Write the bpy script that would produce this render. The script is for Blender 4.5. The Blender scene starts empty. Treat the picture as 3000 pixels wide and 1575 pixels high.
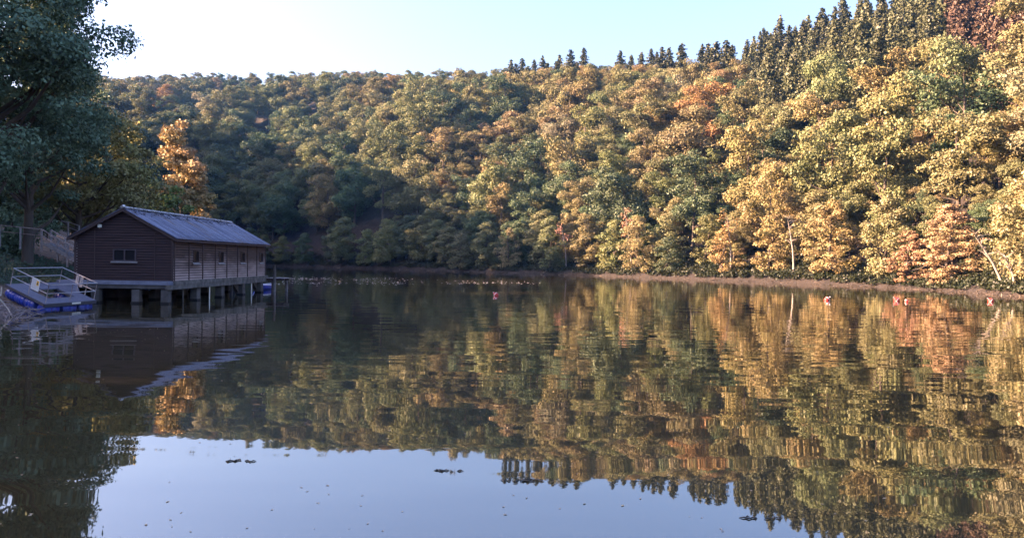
import bpy, math, random
import numpy as np
from mathutils import Matrix, Vector
R = math.radians
S = bpy.context.scene
C = S.collection

# ------------------------------------------------------------------ camera
F = 2354.0
CAM = Vector((0.0, 0.0, 2.6))
ROT = Matrix.Rotation(R(90 - 0.55), 3, 'X') @ Matrix.Rotation(R(0.9), 3, 'Z')
cd = bpy.data.cameras.new('camera'); cam = bpy.data.objects.new('camera', cd); C.objects.link(cam)
cd.sensor_width = 36.0; cd.lens = F / 3000.0 * 36.0; cd.clip_start = 0.1; cd.clip_end = 5000
cam.matrix_world = Matrix.Translation(CAM) @ ROT.to_4x4()
S.camera = cam
# ------------------------------------------------------------------ light
SUN_EL, SUN_BACK = 18.5, 0.0          # degrees above horizon, degrees behind straight left
to_sun = Vector((-math.cos(R(SUN_BACK)) * math.cos(R(SUN_EL)), -math.sin(R(SUN_BACK)) * math.cos(R(SUN_EL)), math.sin(R(SUN_EL))))
w = bpy.data.worlds.new('World'); S.world = w; w.use_nodes = True
nt = w.node_tree; bg = nt.nodes['Background']
sky = nt.nodes.new('ShaderNodeTexSky'); sky.sky_type = 'NISHITA'; sky.sun_disc = False
sky.sun_elevation = R(SUN_EL); sky.sun_rotation = math.atan2(to_sun.x, to_sun.y)
sky.air_density = 1.0; sky.dust_density = 4.0; sky.ozone_density = 3.0
mu = nt.nodes.new('ShaderNodeMixRGB'); mu.blend_type = 'MULTIPLY'; mu.inputs[0].default_value = 1; mu.inputs[2].default_value = (1.15, 1.0, 1.09, 1)
nt.links.new(sky.outputs[0], mu.inputs[1]); nt.links.new(mu.outputs[0], bg.inputs[0]); bg.inputs[1].default_value = 0.056
sl = bpy.data.lights.new('sun', 'SUN'); sl.energy = 5.0; sl.angle = R(0.55); sl.color = (1.0, 0.62, 0.39)
so = bpy.data.objects.new('sun', sl); C.objects.link(so); so.location = (-60, -20, 60)
so.rotation_euler = to_sun.to_track_quat('Z', 'Y').to_euler()
S.view_settings.view_transform = 'Standard'; S.view_settings.look = 'None'
S.view_settings.exposure = 3.45; S.view_settings.gamma = 1.0
cy = S.cycles
cy.max_bounces = 6; cy.diffuse_bounces = 1; cy.glossy_bounces = 3; cy.transmission_bounces = 3
cy.volume_bounces = 0; cy.use_denoising = True; cy.caustics_reflective = False; cy.caustics_refractive = False
cy.sample_clamp_indirect = 6.0

# ------------------------------------------------------------------ helpers
def at(px, py, Y):
    """point on the plane y = Y seen at source pixel (px, py)"""
    d = ROT @ Vector(((px - 1500) / F, (787.5 - py) / F, -1.0))
    return CAM + d * (Y / d.y)
RT = np.array(ROT)
def proj(P):
    P = (np.asarray(P, float) - np.array(CAM)) @ RT
    return np.stack([1500 + F * P[..., 0] / -P[..., 2], 787.5 - F * P[..., 1] / -P[..., 2]], -1)
def tag(o, label=None, cat=None, group=None, kind=None):
    if label: o['label'] = label
    if cat: o['category'] = cat
    if group: o['group'] = group
    if kind: o['kind'] = kind
    return o
def empty(name, loc=(0, 0, 0), rz=0):
    o = bpy.data.objects.new(name, None); C.objects.link(o); o.location = loc; o.rotation_euler = (0, 0, rz); o.empty_display_size = .2
    return o
def link(name, me, m=None, parent=None, smooth=False):
    o = bpy.data.objects.new(name, me); C.objects.link(o)
    if m and not me.materials: me.materials.append(m)
    if parent: o.parent = parent
    if smooth: me.polygons.foreach_set('use_smooth', [True] * len(me.polygons))
    return o
def np_mesh(name, V, Q):
    """V (n,3), Q (m,4) quads"""
    me = bpy.data.meshes.new(name); V = np.asarray(V, np.float32); Q = np.asarray(Q, np.int32)
    me.vertices.add(len(V)); me.vertices.foreach_set('co', V.ravel())
    k = Q.shape[1]
    me.loops.add(Q.size); me.loops.foreach_set('vertex_index', Q.ravel())
    me.polygons.add(len(Q)); me.polygons.foreach_set('loop_start', np.arange(0, Q.size, k, dtype=np.int32))
    me.update(calc_edges=True); me.validate()
    return me
class MB:
    def __init__(s): s.v = []; s.f = []
    def box(s, c, d, rot=None):
        c = Vector(c); n = len(s.v)
        for i in (-1, 1):
            for j in (-1, 1):
                for k in (-1, 1):
                    p = Vector((d[0] * i / 2, d[1] * j / 2, d[2] * k / 2))
                    if rot is not None: p = rot @ p
                    s.v.append(c + p)
        s.f += [[n + a for a in q] for q in ((0, 1, 3, 2), (4, 6, 7, 5), (0, 4, 5, 1), (2, 3, 7, 6), (0, 2, 6, 4), (1, 5, 7, 3))]
        return s
    def slab(s, pts, t):
        """polygon pts extruded by vector t"""
        n = len(s.v); m = len(pts); t = Vector(t)
        s.v += [Vector(p) for p in pts] + [Vector(p) + t for p in pts]
        s.f += [[n + i for i in range(m)][::-1], [n + m + i for i in range(m)]]
        for i in range(m): s.f.append([n + i, n + (i + 1) % m, n + m + (i + 1) % m, n + m + i])
        return s
    def tube(s, pts, rad, sides=6, caps=True):
        pts = [Vector(p) for p in pts]
        if not hasattr(rad, '__len__'): rad = [rad] * len(pts)
        n0 = len(s.v)
        for i, p in enumerate(pts):
            d = (pts[min(i + 1, len(pts) - 1)] - pts[max(i - 1, 0)]).normalized()
            u = d.cross(Vector((0, 0, 1)) if abs(d.z) < .95 else Vector((1, 0, 0))).normalized(); v = d.cross(u)
            for k in range(sides):
                a = 2 * math.pi * k / sides
                s.v.append(p + (u * math.cos(a) + v * math.sin(a)) * rad[i])
        for i in range(len(pts) - 1):
            for k in range(sides):
                a = n0 + i * sides + k; b = n0 + i * sides + (k + 1) % sides
                s.f.append([a, b, b + sides, a + sides])
        if caps:
            s.f.append([n0 + k for k in range(sides)]); s.f.append([n0 + (len(pts) - 1) * sides + k for k in range(sides)][::-1])
        return s
    def mesh(s, name):
        me = bpy.data.meshes.new(name); me.from_pydata([tuple(v) for v in s.v], [], s.f); me.update(); return me
    def build(s, name, m, parent=None, smooth=False, bevel=0):
        o = link(name, s.mesh(name), m, parent, smooth)
        if bevel:
            b = o.modifiers.new('bevel', 'BEVEL'); b.width = bevel; b.segments = 1; b.limit_method = 'ANGLE'
        return o
def vnoise(seed):
    """2-D value noise with octaves, vectorised"""
    rs = np.random.RandomState(seed); G = rs.rand(64, 64)
    def one(x, y):
        xi = np.floor(x).astype(int); yi = np.floor(y).astype(int); fx = x - xi; fy = y - yi
        fx = fx * fx * (3 - 2 * fx); fy = fy * fy * (3 - 2 * fy)
        g = lambda a, b: G[a % 64, b % 64]
        return (g(xi, yi) * (1 - fx) + g(xi + 1, yi) * fx) * (1 - fy) + (g(xi, yi + 1) * (1 - fx) + g(xi + 1, yi + 1) * fx) * fy
    return lambda x, y: (one(x, y) + .5 * one(x * 2.03 + 7, y * 2.03 + 3) + .25 * one(x * 4.1 + 1, y * 4.1 + 9)) / 1.75 - .5

# ------------------------------------------------------------------ materials
def mat(name, col, rough=.7, metal=0.0, spec=.4, noise=None, bump=None, col2=None, stretch=(1, 1, 1)):
    m = bpy.data.materials.new(name); m.use_nodes = True; n = m.node_tree; b = n.nodes['Principled BSDF']
    b.inputs['Roughness'].default_value = rough; b.inputs['Metallic'].default_value = metal; b.inputs['Specular IOR Level'].default_value = spec
    b.inputs['Base Color'].default_value = (*col, 1)
    tc = n.nodes.new('ShaderNodeTexCoord'); mp = n.nodes.new('ShaderNodeMapping'); mp.inputs['Scale'].default_value = stretch
    n.links.new(tc.outputs['Object'], mp.inputs['Vector'])
    if noise:
        nz = n.nodes.new('ShaderNodeTexNoise'); nz.inputs['Scale'].default_value = noise; nz.inputs['Detail'].default_value = 6; nz.inputs['Roughness'].default_value = .65
        n.links.new(mp.outputs[0], nz.inputs['Vector'])
        cr = n.nodes.new('ShaderNodeValToRGB'); cr.color_ramp.elements[0].position = .32; cr.color_ramp.elements[1].position = .68
        cr.color_ramp.elements[0].color = (*col, 1); cr.color_ramp.elements[1].color = (*(col2 or [c * 1.8 for c in col]), 1)
        n.links.new(nz.outputs['Fac'], cr.inputs[0]); n.links.new(cr.outputs[0], b.inputs['Base Color'])
    if bump:
        nb = n.nodes.new('ShaderNodeTexNoise'); nb.inputs['Scale'].default_value = bump[0]; nb.inputs['Detail'].default_value = 5
        n.links.new(mp.outputs[0], nb.inputs['Vector'])
        bp = n.nodes.new('ShaderNodeBump'); bp.inputs['Strength'].default_value = 1; bp.inputs['Distance'].default_value = bump[1]
        n.links.new(nb.outputs['Fac'], bp.inputs['Height']); n.links.new(bp.outputs[0], b.inputs['Normal'])
    return m
def leaf_mat(name='leaves', tint=None, trans=.10):
    """foliage; its hue comes from each tree's own tint value"""
    m = bpy.data.materials.new(name); m.use_nodes = True; n = m.node_tree; N = n.nodes; L = n.links
    N.remove(N['Principled BSDF']); out = N['Material Output']
    if tint is None:
        a = N.new('ShaderNodeAttribute'); a.attribute_type = 'INSTANCER'; a.attribute_name = 'tint'; src = a.outputs['Color']
    else:
        a = N.new('ShaderNodeRGB'); a.outputs[0].default_value = (*tint, 1); src = a.outputs[0]
    g = N.new('ShaderNodeNewGeometry')
    tc = N.new('ShaderNodeTexCoord'); nz = N.new('ShaderNodeTexNoise'); nz.inputs['Scale'].default_value = .33; nz.inputs['Detail'].default_value = 2
    L.new(tc.outputs['Object'], nz.inputs['Vector'])
    hs = N.new('ShaderNodeHueSaturation')
    mr = N.new('ShaderNodeMapRange'); mr.inputs['From Min'].default_value = .3; mr.inputs['From Max'].default_value = .7; mr.inputs['To Min'].default_value = .478; mr.inputs['To Max'].default_value = .522
    L.new(nz.outputs['Fac'], mr.inputs['Value']); L.new(mr.outputs[0], hs.inputs['Hue'])
    mv = N.new('ShaderNodeMapRange'); mv.inputs['To Min'].default_value = .72; mv.inputs['To Max'].default_value = 1.3
    L.new(g.outputs['Random Per Island'], mv.inputs['Value']); L.new(mv.outputs[0], hs.inputs['Value'])
    L.new(src, hs.inputs['Color'])
    d = N.new('ShaderNodeBsdfDiffuse'); t = N.new('ShaderNodeBsdfTranslucent'); mx = N.new('ShaderNodeMixShader'); mx.inputs[0].default_value = trans
    L.new(hs.outputs[0], d.inputs[0]); L.new(hs.outputs[0], t.inputs[0]); L.new(d.outputs[0], mx.inputs[1]); L.new(t.outputs[0], mx.inputs[2])
    gl = N.new('ShaderNodeBsdfGlossy'); gl.inputs['Roughness'].default_value = .5; gl.inputs[0].default_value = (1, 1, 1, 1)
    m2 = N.new('ShaderNodeMixShader'); m2.inputs[0].default_value = .015
    L.new(mx.outputs[0], m2.inputs[1]); L.new(gl.outputs[0], m2.inputs[2]); L.new(m2.outputs[0], out.inputs[0])
    return m
LEAF = leaf_mat()
BARK = mat('bark', (.045, .035, .028), .9, noise=3, bump=(9, .03), stretch=(1, 1, .2))
PALE = mat('birch_bark', (.33, .29, .25), .8, noise=4, col2=(.16, .14, .12), stretch=(1, 1, 3))
WOODG = mat('weathered_grey_wood', (.17, .16, .17), .8, noise=5, bump=(30, .004), stretch=(1, 1, 1))
SOIL = mat('forest_soil', (.007, .006, .006), .95, noise=.8, col2=(.022, .016, .013), bump=(1.2, .25))

# ------------------------------------------------------------------ terrain
ip = np.interp
def th(px): return np.arctan((np.asarray(px, float) - 1500) / F)
SH_X = [-2500, 400, 700, 900, 1400, 1700, 2000, 2200, 2600, 3000, 3400, 5200]
SH_Y = [255, 258, 248, 230, 182, 161, 138, 126, 102, 75, 60, 34]
RG_X = [-2500, 400, 900, 1300, 1700, 2100, 2500, 3000, 3400, 5200]
RG_Y = [470, 450, 430, 372, 318, 268, 226, 190, 176, 110]
TP_X = [-2500, 400, 650, 900, 1160, 1300, 1500, 1700, 1900, 2100, 2180, 2260, 2340, 2460, 2640, 3000, 3400, 5200]
TP_Y = [240, 210, 200, 195, 194, 190, 186, 178, 172, 160, 140, 112, 82, 40, -20, -170, -280, -500]
n1, n2, n3, n4 = vnoise(3), vnoise(8), vnoise(21), vnoise(5)
def hz_y(px): return 765 + .0157 * (px - 1475)
def far_params(px):
    s = ip(px, SH_X, SH_Y); r = ip(px, RG_X, RG_Y); top = ip(px, TP_X, TP_Y)
    H = 2.6 + (hz_y(px) - top) * r / F - 12.0
    return s, r, H
def far_z(X, Y):
    """height of the far hillside (valid where Y > 5)"""
    X = np.asarray(X, float); Y = np.asarray(Y, float)
    px = 1500 + F * X / np.maximum(Y, 5)
    s, r, H = far_params(px)
    t = (Y - s) / (r - s); tc = np.clip(t, 0, 1)
    env = 4 * tc * (1 - tc)
    spur = (n1(X / 62 + 5, Y / 150 + 2) * 1.5) * env
    up = H * (tc * .93 + .07 * (1 - (1 - tc) ** 3)) * (.25 + .75 * np.clip((Y - s) / 20, 0, 1)) * (1 + .38 * spur) + n2(X / 31, Y / 40) * 28 * env * np.clip((.92 - tc) / .35, 0, 1)
    over = np.clip(t - 1, 0, None) * (r - s)
    z = up - over * .02 + (1 - np.exp(-over / 60)) * 1.0
    bank = np.clip((Y - s) / 1.6, -3, 1) * .75 + n3(X / 2.5, Y / 2.5) * .5
    z = z + np.where(Y - s < 0, np.clip((Y - s) * .6, -3, 0) + n3(X / 2.5, Y / 2.5) * .3 - .15, bank)
    return z
# left bank and the hill behind it, whose crest throws the shade over house and water
XS_Y = [-80, 10, 25, 31, 37, 44, 60, 75, 90, 120, 150, 200, 260, 500]
XS_X = [-15, -17.5, -19.3, -20.2, -22.6, -24.3, -26, -29.5, -33, -48, -78, -118, -150, -210]
SE_Y = np.array([-80, -20, 18, 61, 90, 120, 150, 190, 280, 400], float)
SE_X = np.array([6, 5, 2, -15, -19, -24, 6, 28, 38, 22], float)
XC = np.array([-85, -85, -85, -85, -90, -105, -150, -200, -235, -250], float)
_t = (SE_X - XC) / math.cos(R(SUN_BACK))
CR_Y = SE_Y - _t * math.sin(R(SUN_BACK)); CR_Z = _t * math.tan(R(SUN_EL)) - np.array([6, 6, 6, 8, 9, 9, 9, 9, 9, 9])
def left_z(X, Y):
    X = np.asarray(X, float); Y = np.asarray(Y, float)
    xs = ip(Y, XS_Y, XS_X); xc = ip(Y, CR_Y, XC); zc = ip(Y, CR_Y, CR_Z)
    u = xs - X; U = xs - xc
    bank = np.where(u < 0, np.clip(u * .45, -3, 0), np.clip(u, 0, 9) * .27)
    k = np.clip((u - 9) / np.maximum(U - 9, 1), 0, 1)
    g = .35 * np.clip((np.abs(Y - 90) - 22) / 12, -1, 1)
    z = bank + (zc - 2.4) * (k * (1 + g - g * k)) - np.clip(u - U, 0, None) * .05
    return z + n3(X / 3.1, Y / 3.1) * .45 * np.clip(.4 + u * .2, .25, 1) + n2(X / 18, Y / 18) * (2.5 + 11 * np.clip((Y - 90) / 70, 0, 1)) * k
def grid_mesh(name, P):
    a, b = P.shape[:2]; idx = np.arange(a * b).reshape(a, b)
    Q = np.stack([idx[:-1, :-1], idx[1:, :-1], idx[1:, 1:], idx[:-1, 1:]], -1).reshape(-1, 4)
    return np_mesh(name, P.reshape(-1, 3), Q)
pxs = np.concatenate([np.linspace(-2400, 0, 50), np.linspace(20, 3200, 260), np.linspace(3250, 5200, 50)])
ts = np.concatenate([np.linspace(-8, 6, 24), np.linspace(8, 260, 110), np.linspace(270, 560, 20)])
PX, DD = np.meshgrid(pxs, ts, indexing='ij')
s_, r_, _ = far_params(PX); YY = s_ + DD; XX = (PX - 1500) / F * YY
hill = link('hillside', grid_mesh('hillside', np.stack([XX, YY, far_z(XX, YY)], -1)), SOIL, smooth=True); tag(hill, kind='structure')
us = np.concatenate([np.linspace(-6, 14, 60), np.linspace(15, 230, 90)])
ys = np.concatenate([np.linspace(-90, 20, 30), np.linspace(21, 100, 130), np.linspace(102, 420, 80)])
YG, UG = np.meshgrid(ys, us, indexing='ij'); XG = ip(YG, XS_Y, XS_X) - UG
BANKM = mat('bank_soil', (.05, .035, .03), .95, noise=1.3, col2=(.16, .12, .095), bump=(4, .12))
bank = link('ground', grid_mesh('ground', np.stack([XG, YG, left_z(XG, YG)], -1)), BANKM, smooth=True); tag(bank, kind='structure')
lb = MB(); lb.v = [Vector(v) for v in ((-850, -250, -3.2), (850, -250, -3.2), (850, 850, -3.2), (-850, 850, -3.2))]; lb.f = [[0, 1, 2, 3]]
tag(lb.build('lake_bed', SOIL), kind='structure')

# ------------------------------------------------------------------ water
wm = bpy.data.materials.new('lake_water'); wm.use_nodes = True; n = wm.node_tree; N = n.nodes; L = n.links
b = N['Principled BSDF']; b.inputs['Base Color'].default_value = (.034, .029, .015, 1); b.inputs['Roughness'].default_value = .015
b.inputs['IOR'].default_value = 2.6
geo = N.new('ShaderNodeNewGeometry')
def wav(scale, sx, sy, detail, dist, prev, rough=.5, y0=None, y1=None, lo=.3):
    mp = N.new('ShaderNodeMapping'); mp.inputs['Scale'].default_value = (sx, sy, 1); L.new(geo.outputs['Position'], mp.inputs['Vector'])
    z = N.new('ShaderNodeTexNoise'); z.inputs['Scale'].default_value = scale; z.inputs['Detail'].default_value = detail; z.inputs['Roughness'].default_value = rough
    L.new(mp.outputs[0], z.inputs['Vector'])
    bp = N.new('ShaderNodeBump'); bp.inputs['Strength'].default_value = 1; bp.inputs['Distance'].default_value = dist
    L.new(z.outputs['Fac'], bp.inputs['Height'])
    if y0 is not None:
        sp_ = N.new('ShaderNodeSeparateXYZ'); L.new(geo.outputs['Position'], sp_.inputs[0]); mr_ = N.new('ShaderNodeMapRange'); mr_.interpolation_type = 'SMOOTHSTEP'
        mr_.inputs['From Min'].default_value = y0; mr_.inputs['From Max'].default_value = y1; mr_.inputs['To Min'].default_value = dist * lo; mr_.inputs['To Max'].default_value = dist
        L.new(sp_.outputs['Y'], mr_.inputs['Value']); L.new(mr_.outputs[0], bp.inputs['Distance'])
    if prev: L.new(prev.outputs[0], bp.inputs['Normal'])
    return bp
p1 = wav(.42, .40, 1.0, 1.5, .017, None)
p2 = wav(1.1, .30, 1.2, 1, .0058, p1, .5, 9, 30, .3)
L.new(p2.outputs[0], b.inputs['Normal'])
wb = MB(); wb.v = [Vector(v) for v in ((-400, -150, 0), (600, -150, 0), (600, 420, 0), (-400, 420, 0))]; wb.f = [[0, 1, 2, 3]]
tag(wb.build('water', wm), kind='structure')

# ------------------------------------------------------------------ trees
def leaf_quads(P, Nrm, size, rs, bias=.9, flat=0.0):
    """one small folded leaf spray at each point"""
    n = len(P)
    d = rs.normal(size=(n, 3)); d /= np.linalg.norm(d, axis=1)[:, None]
    nn = Nrm * bias + d; nn[:, 2] += flat; nn /= np.linalg.norm(nn, axis=1)[:, None]
    a = rs.normal(size=(n, 3)); u = np.cross(nn, a); u /= np.linalg.norm(u, axis=1)[:, None]; v = np.cross(nn, u)
    sz = (size * (.6 + .8 * rs.rand(n)))[:, None]; w = sz * (.45 + .35 * rs.rand(n)[:, None])
    f = nn * sz * .25 * rs.rand(n)[:, None]
    V = np.stack([P - u * sz, P + v * w - f, P + u * sz, P - v * w - f], 1).reshape(-1, 3)
    return V, np.arange(4 * n).reshape(n, 4)
def blob_leaves(cs, rr, per, size, rs, flatz=.8, under=.45, bias=.9, flat=0):
    P = []; NN = []
    for c, r in zip(cs, rr):
        k = max(6, int(per * r * r))
        d = rs.normal(size=(k, 3)); d /= np.linalg.norm(d, axis=1)[:, None]
        keep = (d[:, 2] > -.35) | (rs.rand(k) < under); d = d[keep]
        lump = 1 + .22 * np.sin(d[:, 0] * 5 + c[0] * 3) * np.sin(d[:, 1] * 5 + c[1]) + .17 * rs.normal(size=len(d))
        q = d * (r * lump)[:, None]; q[:, 2] *= flatz
        P.append(q + c); NN.append(d)
    P = np.concatenate(P); NN = np.concatenate(NN)
    return leaf_quads(P, NN, size, rs, bias, flat)
def limbs(mb, h, cs, rs, r0, lean=(0, 0), n=9, z0=.25):
    top = Vector((lean[0], lean[1], h * .8))
    def tr(k): return Vector((lean[0] * k * k, lean[1] * k * k, h * .8 * k)) + Vector((math.sin(k * 5) * .02 * h, math.cos(k * 4) * .015 * h, 0)) * k
    ks = [0, .15, .35, .55, .75, 1]
    mb.tube([tr(k) - Vector((0, 0, .4 if k == 0 else 0)) for k in ks], [r0 * 1.35, r0, r0 * .8, r0 * .6, r0 * .38, r0 * .12], 7)
    for i in rs.choice(len(cs), min(n, len(cs)), replace=False):
        c = Vector(cs[i]); k = min(.95, max(z0, (c.z / (h * .8)) - .22)); a = tr(k); m = a.lerp(c, .55) + Vector((0, 0, -.03 * h))
        rb = r0 * (1 - k) * .5 + r0 * .12
        mb.tube([a, m, c], [rb, rb * .6, rb * .15], 5)
    return mb
def round_blobs(h, rx, z0, n, rs, top_bias=0, lean=(0, 0), rb=(.24, .38), topshape=.5):
    cs = []; rr = []; zc = (h + z0) / 2; hz = (h - z0) / 2
    if n < 45:
        nl = 6 + rs.randint(3); lob = []
        for q in range(nl):
            a = q * 2.4 + rs.rand(); m = rx * rs.uniform(.3, .62) * (q > 0); kz = (.12, .74, .28, .5, .2, .62, .4, .3)[q]
            lob.append((math.cos(a) * m + lean[0] * kz, math.sin(a) * m + lean[1] * kz, z0 + (h - z0) * kz, rx * rs.uniform(.40, .58)))
        while len(cs) < n * 1.45:
            lx, ly, lz, lr = lob[rs.randint(nl)]; d = rs.normal(size=3); d /= np.linalg.norm(d); d[2] = d[2] * .9 + .1
            cs.append((lx + d[0] * lr * .8, ly + d[1] * lr * .8, min(lz + d[2] * lr * .75, h - .3))); rr.append(lr * rs.uniform(*rb) * 1.55)
        return np.array(cs), np.array(rr)
    while len(cs) < n:
        d = rs.normal(size=3); d /= np.linalg.norm(d); k = rs.uniform(.45, .86)
        c = np.array([d[0] * rx * k, d[1] * rx * k, d[2] * hz * k])
        f = 1 - topshape * max(0, c[2] / hz) ** 2
        c[0] *= f; c[1] *= f
        if c[2] < -hz * .5 and rs.rand() < .5: continue
        kz = (c[2] + hz) / (2 * hz)
        cs.append(c + np.array([lean[0] * kz, lean[1] * kz, zc])); rr.append(rx * rs.uniform(*rb) * (1 - .25 * kz))
    return np.array(cs), np.array(rr)
def bell_blobs(h, rx, z0, n, rs, lean, rb):
    cs = []; rr = []
    for q in range(n):
        k = (q + rs.rand()) / n; w = rx * (.62 + 1.5 * k * (1 - k)) * (1 - k ** 3 * .75); a = rs.uniform(0, 6.28); m = w * rs.uniform(.35, .9)
        cs.append((math.cos(a) * m + lean[0] * (1 - k * .6), math.sin(a) * m + lean[1] * (1 - k * .6), z0 + (h - z0) * k * .93)); rr.append(rx * rs.uniform(*rb) * (1 - .2 * k))
    return np.array(cs), np.array(rr)
def make_tree(name, kind, loc=(0, 0, 0), bark=None, crown_mat=None, tint=(.1, .1, .03), seed=1, **k):
    rs = np.random.RandomState(seed)
    root = empty(name, loc); tb = MB()
    if kind == 'spruce':
        h = k.get('h', 18); r = k.get('r', 2.9); P = []; NN = []
        tb.tube([(0, 0, -.4), (0, 0, h * .5), (0, 0, h * .99)], [.24, .14, .02], 6)
        z = h * k.get('z0', .08)
        while z < h * .985:
            k1 = 1 - z / h; L_ = r * (k1 ** .7) * rs.uniform(.8, 1.15) + .15; nb = int(4 + 8 * k1 * rs.uniform(.6, 1.2))
            for j in range(nb):
                a = rs.rand() * 6.283; l = L_ * rs.uniform(.5, 1.25); ns = max(3, int(l * k.get('dens', 7)))
                q = rs.rand(ns) ** .7; dr = -.32 * q * l + .12 * (q ** 2) * l
                p = np.stack([np.cos(a) * q * l, np.sin(a) * q * l, z + dr], 1) + rs.normal(size=(ns, 3)) * .1
                p[:, 2] -= rs.rand(ns) * .3
                P.append(p); NN.append(np.tile([np.cos(a) * .7, np.sin(a) * .7, .5], (ns, 1)))
            z += k.get('step', .38) * (.6 + .5 * k1)
        V, Q = leaf_quads(np.concatenate(P), np.concatenate(NN), k.get('leaf', .3), rs, .9)
    else:
        h = k.get('h', 13); rx = k.get('r', 4.8); z0 = k.get('z0', 3.0)
        if 'blobs' in k: cs, rr = k['blobs']
        elif k.get('bell'): cs, rr = bell_blobs(h, rx, z0, k.get('n', 34), rs, k.get('lean', (0, 0)), k.get('rb', (.2, .34)))
        else: cs, rr = round_blobs(h, rx, z0, k.get('n', 34), rs, lean=k.get('lean', (0, 0)), rb=k.get('rb', (.24, .38)), topshape=k.get('ts', .5))
        limbs(tb, h, cs, rs, k.get('r0', .24), k.get('lean', (0, 0)), k.get('nl', 9), k.get('lz', .25))
        V, Q = blob_leaves(cs, rr, k.get('per', 330), k.get('leaf', .135), rs, k.get('fz', .62), k.get('under', .28), k.get('bias', 1.15), k.get('flat', .2))
    t = link('trunk', tb.mesh('trunk'), bark or BARK, root, True)
    c = link('crown', np_mesh('crown', V, Q), crown_mat or LEAF, root)
    c['tint'] = [float(x) for x in tint]
    return root
def kids(o): return [c for c in bpy.data.objects if c.parent == o]
def place(proto_kids, root0, name, loc, rz, sc, tint):
    r = root0.copy(); r.name = name; C.objects.link(r); r.location = loc; r.rotation_euler = (0, 0, rz); r.scale = sc
    for ch in proto_kids:
        c = ch.copy(); C.objects.link(c); c.parent = r
        if 'tint' in c: c['tint'] = [float(x) for x in tint]
    return r

# hillside forest layout -------------------------------------------------
rs = np.random.RandomState(77)
CON_X = [1500, 2130, 2200, 2393, 2560, 2705, 2746, 2839, 2932, 3000, 3300]
CON_Y = [-900, 60, 225, 225, 200, 172, 125, 138, 125, 50, -100]
cand = []
for _ in range(150000):
    px = rs.uniform(250, 3260); s, r, H = far_params(px); dep = rs.uniform(1.2, 9) if _ < 14000 else rs.uniform(5, (r - s) + 26); Y = s + dep
    if _ > 14000 and rs.rand() > Y / 470 + .3: continue
    cand.append(((px - 1500) / F * Y, Y, px, dep, dep / (r - s)))
cell = {}; pts = []
for px, dep, rad in ((2770, 3.2, 9), (2655, 3.0, 6.5), (1488, 2.8, 7), (1862, 2.8, 8.5), (2110, 2.6, 8), (2425, 3.0, 8.5)):   # room for the single trees built further down
    Y = float(ip(px, SH_X, SH_Y)) + dep; X = (px - 1500) / F * Y; cell.setdefault((int(X // 7), int(Y // 7)), []).append((X, Y, 0, rad))
for X, Y, px, dep, t in cand:
    rad = (6.6 + 2.8 * ((X * 7.3 + Y * 3.1) % 1)) * (.8 if dep < 9 or t > .8 else 1)
    z = float(far_z(X, Y)); ptop = proj((X, Y, z + 12))[1]; con = ptop < ip(px, CON_X, CON_Y)
    if con: rad = 3.5
    ck = (int(X // 7), int(Y // 7)); ok = True
    for i in (-1, 0, 1):
        for j in (-1, 0, 1):
            for q in cell.get((ck[0] + i, ck[1] + j), ()):
                if (q[0] - X) ** 2 + (q[1] - Y) ** 2 < ((q[3] + rad) / 2) ** 2: ok = False; break
            if not ok: break
        if not ok: break
    if ok:
        e = (X, Y, z, rad, px, dep, t, bool(con)); cell.setdefault(ck, []).append(e); pts.append(e)
for _ in range(16000):      # young trees filling the gaps between the big ones
    px = rs.uniform(1150, 3250); s, r, H = far_params(px); dep = rs.uniform(7, min(85, r - s)); Y = s + dep; X = (px - 1500) / F * Y
    ck = (int(X // 7), int(Y // 7)); ok = True
    for i in (-1, 0, 1):
        for j in (-1, 0, 1):
            for q in cell.get((ck[0] + i, ck[1] + j), ()):
                if (q[0] - X) ** 2 + (q[1] - Y) ** 2 < ((q[3] + 3.2) / 2) ** 2 * .72: ok = False
    if ok:
        z = float(far_z(X, Y))
        if proj((X, Y, z + 12))[1] < ip(px, CON_X, CON_Y): continue
        e = (X, Y, z, 3.2, px, dep, dep / (r - s), False); cell.setdefault(ck, []).append(e); pts.append(e)
print('hill trees', len(pts), 'conifers', sum(p[7] for p in pts))

TINTS = {
    'olive green': (0.110, 0.117, 0.050), 'yellow green': (0.146, 0.128, 0.060), 'deep green': (0.058, 0.083, 0.041),
    'golden': (0.172, 0.138, 0.060), 'orange': (0.200, 0.122, 0.050), 'rust brown': (0.155, 0.096, 0.052), 'pale tan': (0.172, 0.150, 0.090)}
TN = list(TINTS)
nT, nU = vnoise(31), vnoise(44)
def pick_tint(X, Y, px, rs):
    v = float(nT(X / 26, Y / 26)) * .8 + rs.normal() * .12
    right = (px - 900) / 2100
    a = v + .11 * right
    if px < 1300 and a < .22: return 'deep green' if rs.rand() < .35 else 'olive green'  # greener tints put the cool shade of the left slope into the colour
    if a < -.14: return 'deep green'
    if a < .04: return 'olive green'
    if a < .17: return 'yellow green'
    if a < .30: return 'golden' if rs.rand() < .75 else 'pale tan'
    return ['orange', 'golden', 'rust brown', 'pale tan'][rs.choice(4, p=[.36, .28, .26, .10])]

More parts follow.
